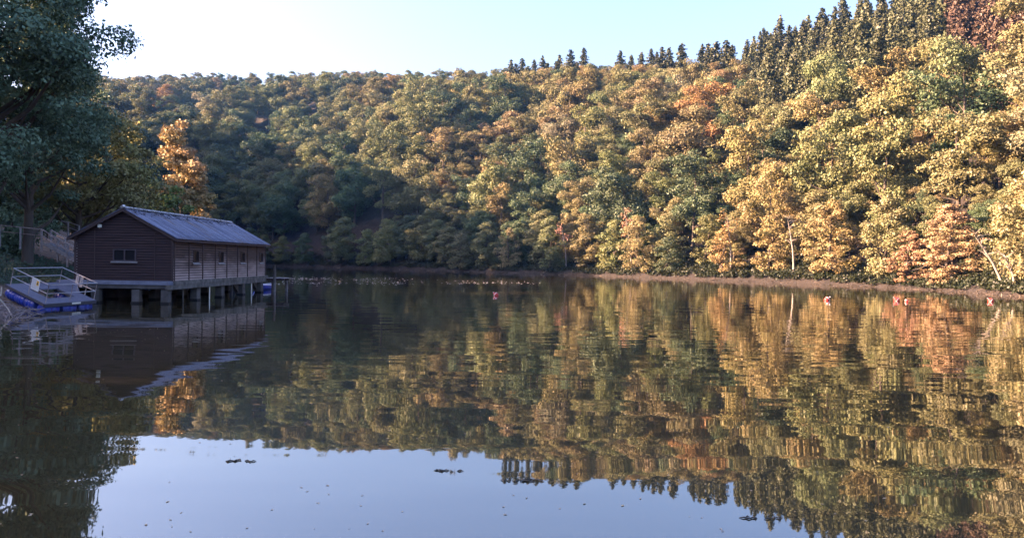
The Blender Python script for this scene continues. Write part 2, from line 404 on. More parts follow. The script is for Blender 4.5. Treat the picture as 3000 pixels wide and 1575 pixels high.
# prototypes: each one is itself a tree standing on the slope -------------
PSPEC = [
    ('broadleaf_tree', dict(kind='round', seed=11, h=13.5, r=5.0, z0=2.5, n=38)),
    ('broadleaf_tree', dict(kind='round', seed=12, h=12.0, r=5.4, z0=2.0, n=40, fz=.65, ts=.35)),
    ('broadleaf_tree', dict(kind='round', seed=13, h=15.0, r=4.3, z0=3.0, n=36, ts=.65)),
    ('broadleaf_tree', dict(kind='round', seed=14, h=13.0, r=4.6, z0=2.2, n=26, rb=(.2, .46), per=300)),
    ('broadleaf_tree', dict(kind='round', seed=15, h=14.0, r=3.6, z0=2.6, n=30, ts=.75, bias=.5)),
    ('shore_tree', dict(kind='round', bell=1, seed=16, h=11.5, r=4.6, z0=.5, n=46, fz=.5, flat=.8, ts=.7, lean=(0, -1.9))),
    ('shore_tree', dict(kind='round', bell=1, seed=17, h=10.5, r=4.4, z0=.3, n=50, fz=.6, lean=(0, -2.2), rb=(.2, .34))),
    ('shore_tree', dict(kind='round', bell=1, seed=18, h=8.5, r=3.8, z0=.2, n=40, fz=.55, flat=.5, lean=(0, -1.7))),
]
SPR = [('spruce_tree', dict(kind='spruce', seed=s, h=h, r=r)) for s, h, r in ((31, 17, 3.5), (32, 15, 3.0), (33, 18, 3.9), (34, 14, 3.6), (35, 16, 2.8))]
protos = []
def get_kids(o): return list(o.children)
info = []
for e in pts:
    X, Y, z, rad, px, dep, t, con = e
    rs2 = np.random.RandomState(int(abs(X * 131 + Y * 977)) % 2 ** 31)
    sc = min(rs2.uniform(.6, 1.3) * (rad / 5.4 if not con else 1), .72 if t > .78 else 1.45)
    if con: k = 8 + rs2.choice(5); sc = rs2.uniform(.62, 1.08)
    elif t > .8: k = rs2.choice(4)
    elif dep < 9: k = 5 + rs2.choice(3); sc = rs2.uniform(.8, 1.1)
    else: k = rs2.choice(5)
    tn = pick_tint(X, Y, px, rs2)
    if not con and t > .45:
        hh = PSPEC[k][1]['h'] * 1.06
        while sc > .35 and proj((X, Y, z + hh * sc))[1] < ip(px, TP_X, TP_Y) - 6 + 10 * rs2.rand(): sc *= .93
    info.append(dict(X=X, Y=Y, z=z, px=px, dep=dep, t=t, con=con, k=int(k), sc=sc, tn=tn, rz=rs2.uniform(-.5, .5) if dep < 9 else rs2.uniform(0, 6.28), j=rs2.uniform(.85, 1.18, 3)))
inview = [i for i in info if not i['con'] and -120 < i['px'] < 3120]
inview.sort(key=lambda i: -i['sc'] / i['Y'])
solo = inview[:292]; ids = set(id(i) for i in solo)
cons = [i for i in info if i['con'] and i['px'] < 3150]; cons.sort(key=lambda i: i['Y'])
# visible conifers only: those whose top stands inside the picture
cons = [i for i in cons if proj((i['X'], i['Y'], i['z'] + 12))[1] > -160][:230]
cid = set(id(i) for i in cons)
rest = [i for i in info if id(i) not in ids and id(i) not in cid]
print('solo', len(solo), 'conifers', len(cons), 'rest', len(rest))
def tint_of(i):
    if i['con']:
        if i['px'] > 2760 and i['j'][0] > .93: return np.array((.085, .058, .042)) * i['j'].mean()
        return np.array((.056, .062, .032)) * i['j'].mean() * (1.35 if i['j'][1] > 1.05 else 1)
    return np.array(TINTS[i['tn']]) * (i['j'] * .5 + .5) * i['j'].mean()
ORD = ['leftmost', 'second', 'third', 'fourth', 'fifth', 'sixth', 'seventh', 'eighth', 'ninth', 'tenth']
def sector(px):
    for lim, s in ((560, 'above the gable'), (800, 'above the roof'), (1050, 'beside the boathouse'), (1300, 'left of lone buoy'),
                   (1560, 'behind lone buoy'), (1800, 'right of lone buoy'), (2050, 'right of centre'), (2300, 'left of right buoys'),
                   (2520, 'behind first right buoy'), (2760, 'behind paired buoys'), (9999, 'near the right edge')):
        if px < lim: return s
def tier(i):
    if i['dep'] < 9: return 'at the far waterline'
    if i['dep'] < 22: return 'low on slope'
    if i['dep'] < 40: return 'on lower slope'
    if i['dep'] < 65: return 'halfway up slope'
    return 'high on slope'
SHAPE = ['rounded', 'broad flat topped', 'tall domed', 'loose lumpy', 'slender pointed', 'layered', 'spreading', 'low bushy']
cells = {}
for i in solo: cells.setdefault((i['tn'], i['k'], tier(i), sector(i['px'])), []).append(i)
for key, lst in cells.items():
    lst.sort(key=lambda i: i['px'])
    for q, i in enumerate(lst):
        i['label'] = '%s %s tree %s %s' % (SHAPE[key[1]], key[0], key[2].replace('at the far waterline', 'at far waterline'), key[3])
        if len(lst) > 1: i['label'] = ORD[min(q, 9)] + ' ' + i['label'].replace(' tree at the', ' tree at')
        i['pre'] = 'x'
roots = {}
def spawn(i, name, spec, group, label, cat):
    k = i['k']; loc = (i['X'], i['Y'], i['z'] - .1); f_ = .5 + .5 * i['j'][0]; sc = (i['sc'] * f_, i['sc'] * (2 - f_), i['sc'] * (.4 + .6 * i['j'][1]))
    if k not in roots:
        o = make_tree(name, loc=loc, tint=tint_of(i), **spec); o.scale = sc; o.rotation_euler = (0, 0, i['rz']); roots[k] = (o, list(kids(o)))
    else:
        o = place(roots[k][1], roots[k][0], name, loc, i['rz'], sc, tint_of(i))
    tag(o, label, cat, group); return o
for i in solo: spawn(i, PSPEC[i['k']][0], PSPEC[i['k']][1], 'broadleaf trees on the far hillside', i['label'], 'tree')
cc = {}
for i in cons:
    dead = tint_of(i)[0] > tint_of(i)[1] * 1.2
    i['dead'] = dead
    tp = proj((i['X'], i['Y'], i['z'] + 14))[1]
    i['row'] = 'on the skyline' if tp < ip(i['px'], TP_X, TP_Y) + 30 and tp > 0 else ('high by the top edge' if tp < 60 else 'inside the conifer stand')
    cc.setdefault((dead, i['row'], sector(i['px']), i['k']), []).append(i)
for key, lst in cc.items():
    lst.sort(key=lambda i: i['px'])
    for q, i in enumerate(lst):
        lab = '%s %s spruce %s %s' % (['tall', 'slim', 'broad', 'squat', 'ragged'][key[3] - 8], 'reddish brown dead' if key[0] else 'dark green', key[1], key[2])
        if len(lst) > 1: lab += ', ' + (ORD[q] if q < 10 else 'farther right')
        spawn(i, 'spruce_tree', SPR[i['k'] - 8][1], 'spruces on the upper hillside', lab, 'conifer')
# lone spruces breaking the skyline
for q, (px, py, hh, lab) in enumerate([(1497, 172, 13, 'short dark spruce at the left end of the skyline group'), (1530, 168, 14, 'dark spruce next to the first short skyline spruce'), (1565, 172, 13, 'stubby dark spruce just left of the two tall skyline spruces'),
        (1512, 184, 12, 'dark spruce in the first skyline group standing lower in front'), (1548, 190, 13, 'dark spruce lowest in front of the first skyline group'), (1604, 182, 13, 'dark spruce standing lower just right of the first skyline group'), (1630, 176, 12, 'dark spruce tucked below the left foot of the tall pair'), (1690, 178, 14, 'dark spruce right between and below the tall skyline pair'), (1925, 150, 14, 'dark spruce filling the clump left of the slim lone spruce'), (2086, 135, 15, 'dark spruce low in front of the dense skyline clump'), (2145, 128, 15, 'dark spruce at the right shoulder of the tallest broad spruce'),
        (1590, 160, 14, 'short bushy spruce filling the gap left of the tall skyline pair'), (1640, 158, 14, 'low dark spruce touching the foot of the tall skyline pair'), (2100, 118, 16, 'right spruce of the dense dark skyline clump'), (1880, 150, 13, 'short spruce between the small tip and the bushy skyline spruces'), (1960, 136, 14, 'short spruce squeezed against the slim lone skyline spruce'),
        (1672, 142, 17, 'left one of the two tall pointed spruces on the skyline'), (1711, 138, 18, 'right one of the two tall pointed spruces on the skyline'), (1818, 146, 13, 'small spruce on the skyline right of the tall pair'),
        (1850, 158, 12, 'tiny spruce tip on the skyline right of the tall pair'), (1908, 140, 14, 'dark spruce left of the slim lone skyline spruce'), (1940, 134, 15, 'bushy dark spruce touching the slim lone skyline spruce'),
        (1998, 123, 15, 'slim lone spruce on the skyline with clear sky around its tip'), (2058, 126, 16, 'left spruce of the dense dark skyline clump'), (2074, 124, 17, 'middle spruce of the dense dark skyline clump'),
        (2128, 114, 18, 'tallest broad spruce right of the dense skyline clump'), (2355, 55, 17, 'pointed spruce at the left foot of the conifer stand skyline'), (2410, 20, 18, 'tall spruce standing clear of the conifer stand skyline')]):
    s, r, H = far_params(px); Y = r * (.88 if py > 172 else .97); P = at(px, py, Y); gz = float(far_z(P.x, P.y)); h = max(P.z - gz, 6)
    k = 8 + q % 3; base_h = SPR[q % 3][1]['h']
    i = dict(X=P.x, Y=P.y, z=gz, k=k, sc=h / base_h, rz=q * 1.3, con=True, px=0, j=np.array((.8, .9, .9)))
    o = spawn(i, 'spruce_tree', SPR[q % 3][1], 'spruces along the skyline', lab, 'conifer')
    o.scale = (1.35 * h / base_h, 1.35 * h / base_h, h / base_h)

# ---- forest mass: one object, trees instanced on its points
def leftforest():
    out = []; rs = np.random.RandomState(5)
    for _ in range(6000):
        Y = rs.uniform(-60, 330); xs = ip(Y, XS_Y, XS_X); xc = ip(Y, CR_Y, XC); X = rs.uniform(xc - 22, xs - 9)
        vis = (Y > 50 and X / Y > -.75)
        if not (vis or abs(X - xc) < 22): continue  # unseen crest trees are added to make the shadow edge ragged
        if X / max(Y, 1) < -1.6 and Y < 90 and rs.rand() < .0: continue
        if X > xs - (13 if Y > 64 else 24): continue
        if all((X - a['X']) ** 2 + (Y - a['Y']) ** 2 > 42 for a in out):
            out.append(dict(X=X, Y=Y, z=float(left_z(X, Y)), k=int(rs.choice(5)), sc=rs.uniform(.85, 1.2) * (.5 if 52 < Y < 114 and X > xc + 14 else 1), rz=rs.uniform(0, 6.28), con=False, tn=TN[rs.choice([0, 0, 1, 2, 2])], j=rs.uniform(.85, 1.15, 3)))
    return out
lf = leftforest()
lsolo = [i for i in lf if i['Y'] > 45 and i['X'] / i['Y'] > -.8 and i['Y'] < 130][:70]
lf = [i for i in lf if i not in lsolo]; print('left forest', len(lf), len(lsolo))
lsolo.sort(key=lambda i: i['X'] / i['Y'])
for q, i in enumerate(lsolo):
    px = 1500 + F * i['X'] / i['Y']; i['tn'] = ['deep green', 'olive green', 'deep green'][q % 3]
    spawn(i, 'broadleaf_tree', PSPEC[i['k']][1], 'trees on the left hill behind the bank', '%s %s tree in dark left hill wood %s' % (SHAPE[i['k']], i['tn'], 'at the picture edge' if px < 100 else ('above the fence' if px < 240 else 'behind the boathouse')), 'tree')
allp = rest + lf
me = bpy.data.meshes.new('forest'); me.from_pydata([(i['X'], i['Y'], i['z'] - .1) for i in allp], [], [])
a = me.attributes.new('kind', 'INT', 'POINT'); a.data.foreach_set('value', [i['k'] for i in allp])
a = me.attributes.new('scl', 'FLOAT', 'POINT'); a.data.foreach_set('value', [i['sc'] for i in allp])
a = me.attributes.new('rot', 'FLOAT', 'POINT'); a.data.foreach_set('value', [i['rz'] for i in allp])
a = me.attributes.new('tint', 'FLOAT_COLOR', 'POINT'); a.data.foreach_set('color', np.array([[*tint_of(i), 1] for i in allp]).ravel())
fo = link('forest', me); tag(fo, 'mass of green and golden trees filling the far hillside behind the nearer trees', 'forest', kind='stuff')
ng = bpy.data.node_groups.new('forest_trees', 'GeometryNodeTree')
ng.interface.new_socket('Geometry', in_out='INPUT', socket_type='NodeSocketGeometry'); ng.interface.new_socket('Geometry', in_out='OUTPUT', socket_type='NodeSocketGeometry')
gi = ng.nodes.new('NodeGroupInput'); go = ng.nodes.new('NodeGroupOutput'); J = ng.nodes.new('GeometryNodeJoinGeometry')
def named(nm, ty):
    a = ng.nodes.new('GeometryNodeInputNamedAttribute'); a.data_type = ty; a.inputs['Name'].default_value = nm; return a.outputs['Attribute']
aK, aS, aR = named('kind', 'INT'), named('scl', 'FLOAT'), named('rot', 'FLOAT')
cx = ng.nodes.new('ShaderNodeCombineXYZ'); ng.links.new(aR, cx.inputs['Z'])
for k, (root, ks) in roots.items():
    cmp_ = ng.nodes.new('FunctionNodeCompare'); cmp_.data_type = 'INT'; cmp_.operation = 'EQUAL'
    ng.links.new(aK, [s for s in cmp_.inputs if s.name == 'A' and s.type == 'INT'][0]); [s for s in cmp_.inputs if s.name == 'B' and s.type == 'INT'][0].default_value = k
    jn = ng.nodes.new('GeometryNodeJoinGeometry')
    for ch in ks:
        oi = ng.nodes.new('GeometryNodeObjectInfo'); oi.transform_space = 'ORIGINAL'; oi.inputs['Object'].default_value = ch
        ng.links.new(oi.outputs['Geometry'], jn.inputs[0])
    iop = ng.nodes.new('GeometryNodeInstanceOnPoints')
    ng.links.new(gi.outputs[0], iop.inputs['Points']); ng.links.new(cmp_.outputs[0], iop.inputs['Selection']); ng.links.new(jn.outputs[0], iop.inputs['Instance'])
    ng.links.new(cx.outputs[0], iop.inputs['Rotation']); ng.links.new(aS, iop.inputs['Scale']); ng.links.new(iop.outputs[0], J.inputs[0])
ng.links.new(J.outputs[0], go.inputs[0])
md = fo.modifiers.new('trees', 'NODES'); md.node_group = ng

# ------------------------------------------------------------------ trees on the left bank
def bank_tree(name, X, Y, label, tint, **k):
    z = float(left_z(X, Y)) - .15
    o = make_tree(name, loc=(X, Y, z), tint=tint, **k); tag(o, label, 'tree'); return o
DG, MG = (.105, .165, .105), (.21, .20, .08)
bank_tree('oak_tree', -29.25, 44.5, 'huge dark leafy tree filling the upper left corner of the view', DG, kind='round', seed=51, h=24, r=7.6, z0=3.5, n=190, rb=(.11, .22), per=560, leaf=.105, r0=.42, nl=40, fz=.6, ts=.1, lz=.2, under=.6)
bank_tree('oak_tree', -32.0, 53, 'dark tree behind the fence path under the huge corner tree', DG, kind='round', seed=52, h=17, r=6.0, z0=1.5, n=75, rb=(.13, .24), per=460, leaf=.115, r0=.3, nl=26, fz=.6, lz=.15)
bank_tree('oak_tree', -32.5, 60, 'green tree with golden sunlit patches rising behind the boathouse gable', MG, kind='round', seed=53, h=14.5, r=5.8, z0=1.6, n=100, rb=(.11, .22), per=440, leaf=.115, r0=.26, nl=26, fz=.5, lz=.15)
bank_tree('ash_tree', -35.8, 71, 'pale green tree left of the golden poplar behind the boathouse', (.19, .19, .075), kind='round', seed=54, h=13.5, r=5.2, z0=1.2, n=80, rb=(.13, .24), per=330, leaf=.135, r0=.24, nl=20, fz=.7)
bank_tree('ash_tree', -47, 78, 'tall tree in the gap left of the pale green tree on the bank', (.12, .12, .04), kind='round', seed=58, h=17, r=5.8, z0=2, n=50, rb=(.16, .3), per=120, leaf=.22, r0=.24, nl=20)
bank_tree('oak_tree', -43, 60, 'shadowy tree high on the left bank at the picture edge', DG, kind='round', seed=55, h=9, r=4.6, z0=.8, n=50, rb=(.18, .3), per=130, leaf=.2, r0=.26, nl=20)
bank_tree('hazel_bush', -34.5, 55.5, 'low dark bush beside the stair rail above the boathouse', DG, kind='round', seed=56, h=4.2, r=2.6, z0=.1, n=34, rb=(.2, .34), per=380, leaf=.11, r0=.07, nl=14, fz=.8)
bank_tree('hazel_bush', -39.5, 56, 'dark bush above the left end of the fence path', DG, kind='round', seed=57, h=5.5, r=3.3, z0=.1, n=38, rb=(.2, .34), per=300, leaf=.12, r0=.08, nl=14, fz=.8)
# golden poplar: crown follows the outline in the photograph
Yp = 90.0
def px_blobs(lst, Y, base):
    cs = []; rr = []; rs = np.random.RandomState(9)
    for x, y, r in lst:
        P = at(x, y, Y); m = r / F * Y
        for _ in range(5):
            d = rs.normal(size=3) * m * .5
            cs.append(np.array(P) + d - base); rr.append(m * rs.uniform(.42, .62))
    return np.array(cs), np.array(rr)
bz = float(left_z(-37, Yp))
base = np.array((-37.2, Yp, bz))
bl = px_blobs([(503, 392, 30), (500, 425, 36), (522, 452, 40), (545, 478, 36), (560, 510, 42), (575, 545, 34), (520, 520, 34), (598, 568, 26), (480, 560, 24), (555, 565, 36), (600, 628, 26), (530, 600, 40), (575, 610, 32)], Yp, base)
t = make_tree('poplar_tree', 'round', loc=base, tint=(.34, .25, .125), seed=61, h=15, blobs=bl, per=340, leaf=.17, r0=.2, nl=22, under=.8, lz=.1, bias=.6)
tag(t, 'golden orange poplar with sunlit top rising behind the boathouse roof', 'tree')
base = np.array((-39.5, 86.0, float(left_z(-39.5, 86)))); bl = px_blobs([(470, 600, 40), (450, 640, 40), (500, 630, 46), (545, 650, 40), (440, 560, 30), (490, 660, 44)], 86, base)
t = make_tree('willow_tree', 'round', loc=base, tint=(.10, .135, .045), seed=62, h=11, blobs=bl, per=260, leaf=.18, r0=.17, nl=22, lz=.1)
tag(t, 'green willow in front of the golden poplar with bare forked limbs', 'tree')
# ------------------------------------------------------------------ boathouse
XL, XR, Y0, Y1, ZF, ZE, ZR = -23.9, -18.55, 44.0, 60.3, 1.22, 3.62, 5.08
XM = (XL + XR) / 2
def board_mat():
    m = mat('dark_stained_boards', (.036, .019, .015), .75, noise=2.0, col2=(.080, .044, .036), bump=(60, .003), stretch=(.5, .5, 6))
    n = m.node_tree; N = n.nodes; L = n.links; b = N['Principled BSDF']; src = b.inputs['Base Color'].links[0].from_socket
    # silvery, weathered lower boards (worn by wet and sun), uneven in outline
    tc = N.new('ShaderNodeTexCoord'); sp = N.new('ShaderNodeSeparateXYZ'); L.new(tc.outputs['Object'], sp.inputs[0])
    nz = N.new('ShaderNodeTexNoise'); nz.inputs['Scale'].default_value = .9; nz.inputs['Detail'].default_value = 5
    mp = N.new('ShaderNodeMapping'); mp.inputs['Scale'].default_value = (1, .6, 2.5); L.new(tc.outputs['Object'], mp.inputs['Vector']); L.new(mp.outputs[0], nz.inputs['Vector'])
    ad = N.new('ShaderNodeMath'); ad.operation = 'MULTIPLY_ADD'; ad.inputs[1].default_value = -2.2; L.new(nz.outputs['Fac'], ad.inputs[0]); L.new(sp.outputs['Z'], ad.inputs[2])
    mr = N.new('ShaderNodeMapRange'); mr.inputs['From Min'].default_value = .2; mr.inputs['From Max'].default_value = 1.5; mr.inputs['To Min'].default_value = 1.0; mr.inputs['To Max'].default_value = 0.0
    L.new(ad.outputs[0], mr.inputs['Value'])
    mx = N.new('ShaderNodeMixRGB'); mx.inputs[2].default_value = (.36, .27, .25, 1); L.new(mr.outputs[0], mx.inputs[0]); L.new(src, mx.inputs[1]); L.new(mx.outputs[0], b.inputs['Base Color'])
    return m
BOARD = board_mat()
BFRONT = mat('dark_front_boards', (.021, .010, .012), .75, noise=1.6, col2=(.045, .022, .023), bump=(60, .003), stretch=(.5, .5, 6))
TRIM = mat('dark_trim_wood', (.030, .018, .018), .7, noise=6)
CONC = mat('weathered_concrete', (.040, .036, .036), .9, noise=1.5, col2=(.11, .10, .10), bump=(14, .012))
MOSSC = mat('mossy_concrete_beam', (.045, .042, .036), .95, noise=2.4, col2=(.17, .15, .14), bump=(12, .02))
SILL = mat('pale_sill_stone', (.27, .25, .26), .8, noise=8, col2=(.17, .16, .16))
DARK = mat('dark_interior', (.012, .011, .012), .9)
GLASS = mat('dark_window_glass', (.010, .010, .013), .35, spec=.15)
STEEL = mat('galvanised_steel', (.55, .56, .58), .38, metal=.7, noise=20, col2=(.42, .42, .44))
house = empty('boathouse', (XM, Y0, 0)); tag(house, 'long dark wooden boathouse with a pitched metal roof standing on concrete pillars in the lake', 'boathouse')
O = Vector(house.location)
class HB(MB):
    def build(s, name, m, parent=house, smooth=False, bevel=0, off=O):
        s.v = [v - off for v in s.v]; return MB.build(s, name, m, parent, smooth, bevel)
def gz(x): return ZE + (ZR - ZE) * (1 - abs(x - XM) / ((XR - XL) / 2))
# shell behind the boards
sh = HB(); sh.slab([(XL + .06, Y0 + .06, ZF), (XR - .06, Y0 + .06, ZF), (XR - .06, Y0 + .06, ZE), (XM, Y0 + .06, ZR - .05), (XL + .06, Y0 + .06, ZE)], (0, Y1 - Y0 - .12, 0)); sh.build('inner_wall', DARK)
bh = .145; nb = int((ZR - ZF) / bh) + 1
def clap(y, sgn):
    fr = HB()
    wx0, wx1, wz0, wz1 = XM - .62, XM + .64, 2.27, 2.93
    for i in range(nb):
        z = ZF + i * bh; zt = min(z + bh * .74, ZR)
        half = (XR - XL) / 2 if z < ZE - bh * .5 else max(0.02, (XR - XL) / 2 * (1 - (z + bh * .4 - ZE) / (ZR - ZE)))
        segs = [(XM - half, XM + half)]
        if sgn < 0 and z + bh > wz0 and z < wz1: segs = [(XM - half, wx0), (wx1, XM + half)]
        for a, c in segs:
            if c - a < .05: continue
            fr.slab([(a, y, z), (a, y + sgn * .045, z), (a, y + sgn * .022, zt), (a, y - sgn * .01, zt)], (c - a, 0, 0))
    return fr
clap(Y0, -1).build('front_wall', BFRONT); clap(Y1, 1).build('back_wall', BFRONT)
win_bays = (1, 3, 5, 7); bw = (Y1 - Y0) / 8; wins = [Y0 + bw * (k + .5) for k in win_bays]
def side(x, sgn):
    sd = HB()
    for i in range(int((ZE - ZF) / bh) + 1):
        z = ZF + i * bh; zt = min(z + bh * .74, ZE)
        edges = [Y0]
        if sgn > 0 and z + bh > 2.26 and z < 2.93:
            for wy in wins: edges += [wy - .42, wy + .42]
        edges.append(Y1)
        for a, c in zip(edges[::2], edges[1::2]):
            sd.slab([(x, a, z), (x + sgn * .045, a, z), (x + sgn * .022, a, zt), (x - sgn * .01, a, zt)], (0, c - a, 0))
    return sd
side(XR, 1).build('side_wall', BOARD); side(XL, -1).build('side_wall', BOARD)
for k in range(9):
    y = Y0 + bw * k; y = min(max(y, Y0 + .05), Y1 - .05)
    HB().box((XR + .035, y, (ZF + ZE) / 2), (.075, .085, ZE - ZF - .004)).build('batten', TRIM)
for x in (XL + .0, XR - .03): HB().box((x, Y0 - .045, (ZF + ZE) / 2 - .02), (.10, .05, ZE - ZF - .06)).build('corner_board', TRIM)
for x in (XL + 1.05, XR - 1.0): HB().box((x, Y0 - .042, (ZF + gz(x)) / 2 - .1), (.035, .03, gz(x) - ZF - .3)).build('joint_strip', TRIM)
# front double window
f = HB(); wx0, wx1, z0, z1 = XM - .62, XM + .64, 2.27, 2.93
for x in (wx0 + .03, XM + .01, wx1 - .03): f.box((x, Y0 - .02, (z0 + z1) / 2), (.06, .08, z1 - z0))
for z in (z0 + .03, z1 - .03): f.box(((wx0 + wx1) / 2, Y0 - .023, z), (wx1 - wx0 - .004, .08, .055))
win = f.build('window', mat('window_frame_wood', (.045, .035, .042), .7, noise=9))
wo = Vector((0, 0, 0))
HB().box(((wx0 + wx1) / 2, Y0 + .035, (z0 + z1) / 2), (wx1 - wx0, .012, z1 - z0)).build('pane', GLASS, win)
HB().box(((wx0 + wx1) / 2, Y0 - .07, z0 - .045), (wx1 - wx0 + .16, .16, .07), Matrix.Rotation(.25, 3, 'X')).build('sill', SILL, win)
for wy in wins:
    f = HB()
    for y in (wy - .39, wy + .39): f.box((XR + .02, y, 2.6), (.09, .06, .66))
    for z in (2.29, 2.90): f.box((XR + .023, wy, z), (.09, .836, .055))
    win = f.build('window', TRIM)
    HB().box((XR - .03, wy, 2.6), (.012, .74, .6)).build('pane', GLASS, win)
    HB().slab([(XR + .02, wy - .46, 2.235), (XR + .12, wy - .56, 2.16), (XR + .12, wy + .56, 2.16), (XR + .02, wy + .46, 2.235)], (0, 0, -.06)).build('sill', SILL, win)
# roof: corrugated sheets
def roof_mat():
    m = mat('streaked_metal_roof', (.035, .042, .10), .45, metal=.1, noise=2.2, col2=(.20, .21, .31), stretch=(.16, 3.2, .16))
    n = m.node_tree; N = n.nodes; L = n.links; b = N['Principled BSDF']; src = b.inputs['Base Color'].links[0].from_socket
    tc = N.new('ShaderNodeTexCoord'); mp = N.new('ShaderNodeMapping'); mp.inputs['Scale'].default_value = (.35, 1.1, .35); L.new(tc.outputs['Object'], mp.inputs['Vector'])
    nz = N.new('ShaderNodeTexNoise'); nz.inputs['Scale'].default_value = 1.3; nz.inputs['Detail'].default_value = 6; L.new(mp.outputs[0], nz.inputs['Vector'])
    cr = N.new('ShaderNodeValToRGB'); cr.color_ramp.elements[0].position = .56; cr.color_ramp.elements[1].position = .68; L.new(nz.outputs['Fac'], cr.inputs[0])
    mx = N.new('ShaderNodeMixRGB'); mx.inputs[2].default_value = (.14, .09, .08, 1); L.new(cr.outputs[0], mx.inputs[0]); L.new(src, mx.inputs[1]); L.new(mx.outputs[0], b.inputs['Base Color'])
    return m
ROOF = roof_mat()
OV, OF = .34, .32
SEAM = mat('pale_roof_seam', (.34, .36, .46), .5, noise=1.5, col2=(.10, .10, .15), stretch=(2, .1, 2))
sl_ = (ZR - ZE) / ((XR - XL) / 2)
def roof_side(s):
    xe = XM + s * ((XR - XL) / 2 + OV); ze = ZE - sl_ * OV + .10; zr = ZR + .10
    ys = np.linspace(Y0 - OF, Y1 + OF, 16 * 18 + 1); V = []; nx = np.array([s * sl_, 0, 1]) / math.hypot(sl_, 1)
    for t in (0, .33, .66, 1.0):
        for y in ys:
            ph = (y - Y0) * 2 * math.pi / .19
            h = .022 * (math.cos(ph)) + .006 * math.sin(y * 1.7 + t * 3) + .01 * (1 - t)
            V.append((XM + (xe - XM) * t + nx[0] * h - O.x, y - O.y, zr + (ze - zr) * t + nx[2] * h + .01))
    n_ = len(ys); Q = [(i * n_ + j, i * n_ + j + 1, (i + 1) * n_ + j + 1, (i + 1) * n_ + j) if s < 0 else (i * n_ + j, (i + 1) * n_ + j, (i + 1) * n_ + j + 1, i * n_ + j + 1) for i in range(3) for j in range(n_ - 1)]
    o = link('roof', np_mesh('roof', V, Q), ROOF, house, True); so_ = o.modifiers.new('thick', 'SOLIDIFY'); so_.thickness = .02; so_.offset = -1
    for q in range(17):
        y = Y0 - OF + .15 + q * 1.02
        HB().slab([(XM + s * .12, y, zr + .03 - sl_ * .12), (xe, y, ze + .03), (xe, y + .05, ze + .03), (XM + s * .12, y + .05, zr + .03 - sl_ * .12)], (0, 0, .022)).build('seam', SEAM)
    # rafters / barge boards
    HB().slab([(XM, Y0 - OF + .01, zr - .045), (xe, Y0 - OF + .01, ze - .045), (xe, Y0 - OF + .01, ze - .19), (XM, Y0 - OF + .01, zr - .20)], (0, .05, 0)).build('barge_board', TRIM)
    HB().slab([(XM, Y1 + OF - .06, zr - .045), (xe, Y1 + OF - .06, ze - .045), (xe, Y1 + OF - .06, ze - .19), (XM, Y1 + OF - .06, zr - .20)], (0, .05, 0)).build('barge_board', TRIM)
    HB().slab([(xe - s * .03, Y0 - OF + .07, ze - .05), (xe - s * .07, Y0 - OF + .07, ze - .05), (xe - s * .07, Y0 - OF + .07, ze - .15), (xe - s * .03, Y0 - OF + .07, ze - .15)], (0, Y1 - Y0 + 2 * OF - .14, 0)).build('fascia', TRIM)
    # boarded soffit under the overhang
    HB().slab([(XM, Y0 - OF + .07, zr - .10), (xe - s * .08, Y0 - OF + .07, ze - .10), (xe - s * .08, Y0 - OF + .07, ze - .125), (XM, Y0 - OF + .07, zr - .125)], (0, Y1 - Y0 + 2 * OF - .14, 0)).build('soffit', TRIM)
for s in (-1, 1): roof_side(s)
rc = HB(); rc.slab([(XM - .17, Y0 - OF - .02, ZR + .075), (XM, Y0 - OF - .02, ZR + .17), (XM + .17, Y0 - OF - .02, ZR + .075), (XM + .17, Y0 - OF - .02, ZR + .10), (XM, Y0 - OF - .02, ZR + .20), (XM - .17, Y0 - OF - .02, ZR + .10)], (0, Y1 - Y0 + 2 * OF + .04, 0))
rc.build('ridge_cap', mat('pale_ridge_cap', (.34, .34, .40), .6, noise=3, col2=(.12, .12, .10)))
HB().tube([(XM, Y0 - OF - .04, ZR + .14), (XM, Y0 - OF + .22, ZR + .20)], [.085, .07], 8).build('ridge_end', STEEL)
# moss tufts near the ridge
mrs = np.random.RandomState(4); P = []
for _ in range(260):
    t = mrs.rand() ** 2.2 * .28; y = mrs.uniform(Y0 - .2, Y1 - 1)
    c = np.array([XM + t * 3.0, y, ZR + .16 - t * 3.0 * sl_]); P.append(c + mrs.normal(size=(10, 3)) * [.05, .09, .018])
P = np.concatenate(P) - np.array(O); V, Q = leaf_quads(P, np.tile([.4, 0, 1], (len(P), 1)), .035, mrs, 1.5)
link('roof_moss', np_mesh('roof_moss', V, Q), leaf_mat('moss', (.035, .035, .035), .05), house)
# floor slab, beams, pillars
SF = Y0 - .62
HB().box((XM - .35, (SF + Y1) / 2 + .2, ZF - .115), (XR - XL + .70, Y1 - SF + .4, .21)).build('floor_slab', mat('pale_floor_slab', (.11, .12, .17), .8, noise=2, col2=(.19, .20, .27), bump=(20, .005)), bevel=.02)
HB().box((XR - .02, (SF + Y1) / 2 + .2, ZF - .345), (.30, Y1 - SF + .38, .245)).build('side_beam', MOSSC, bevel=.015)
HB().box((XR + .06, (Y0 + Y1) / 2 + .2, ZF - .10), (.16, Y1 - Y0 + .36, .245)).build('kerb', MOSSC, bevel=.02)
HB().box((XM - .37, SF + .22, ZF - .325), (XR - XL + .34, .34, .205)).build('front_beam', CONC, bevel=.015)
HB().box((XL - .1, (SF + Y1) / 2 + .2, ZF - .345), (.30, Y1 - SF + .36, .245)).build('side_beam', MOSSC, bevel=.015)
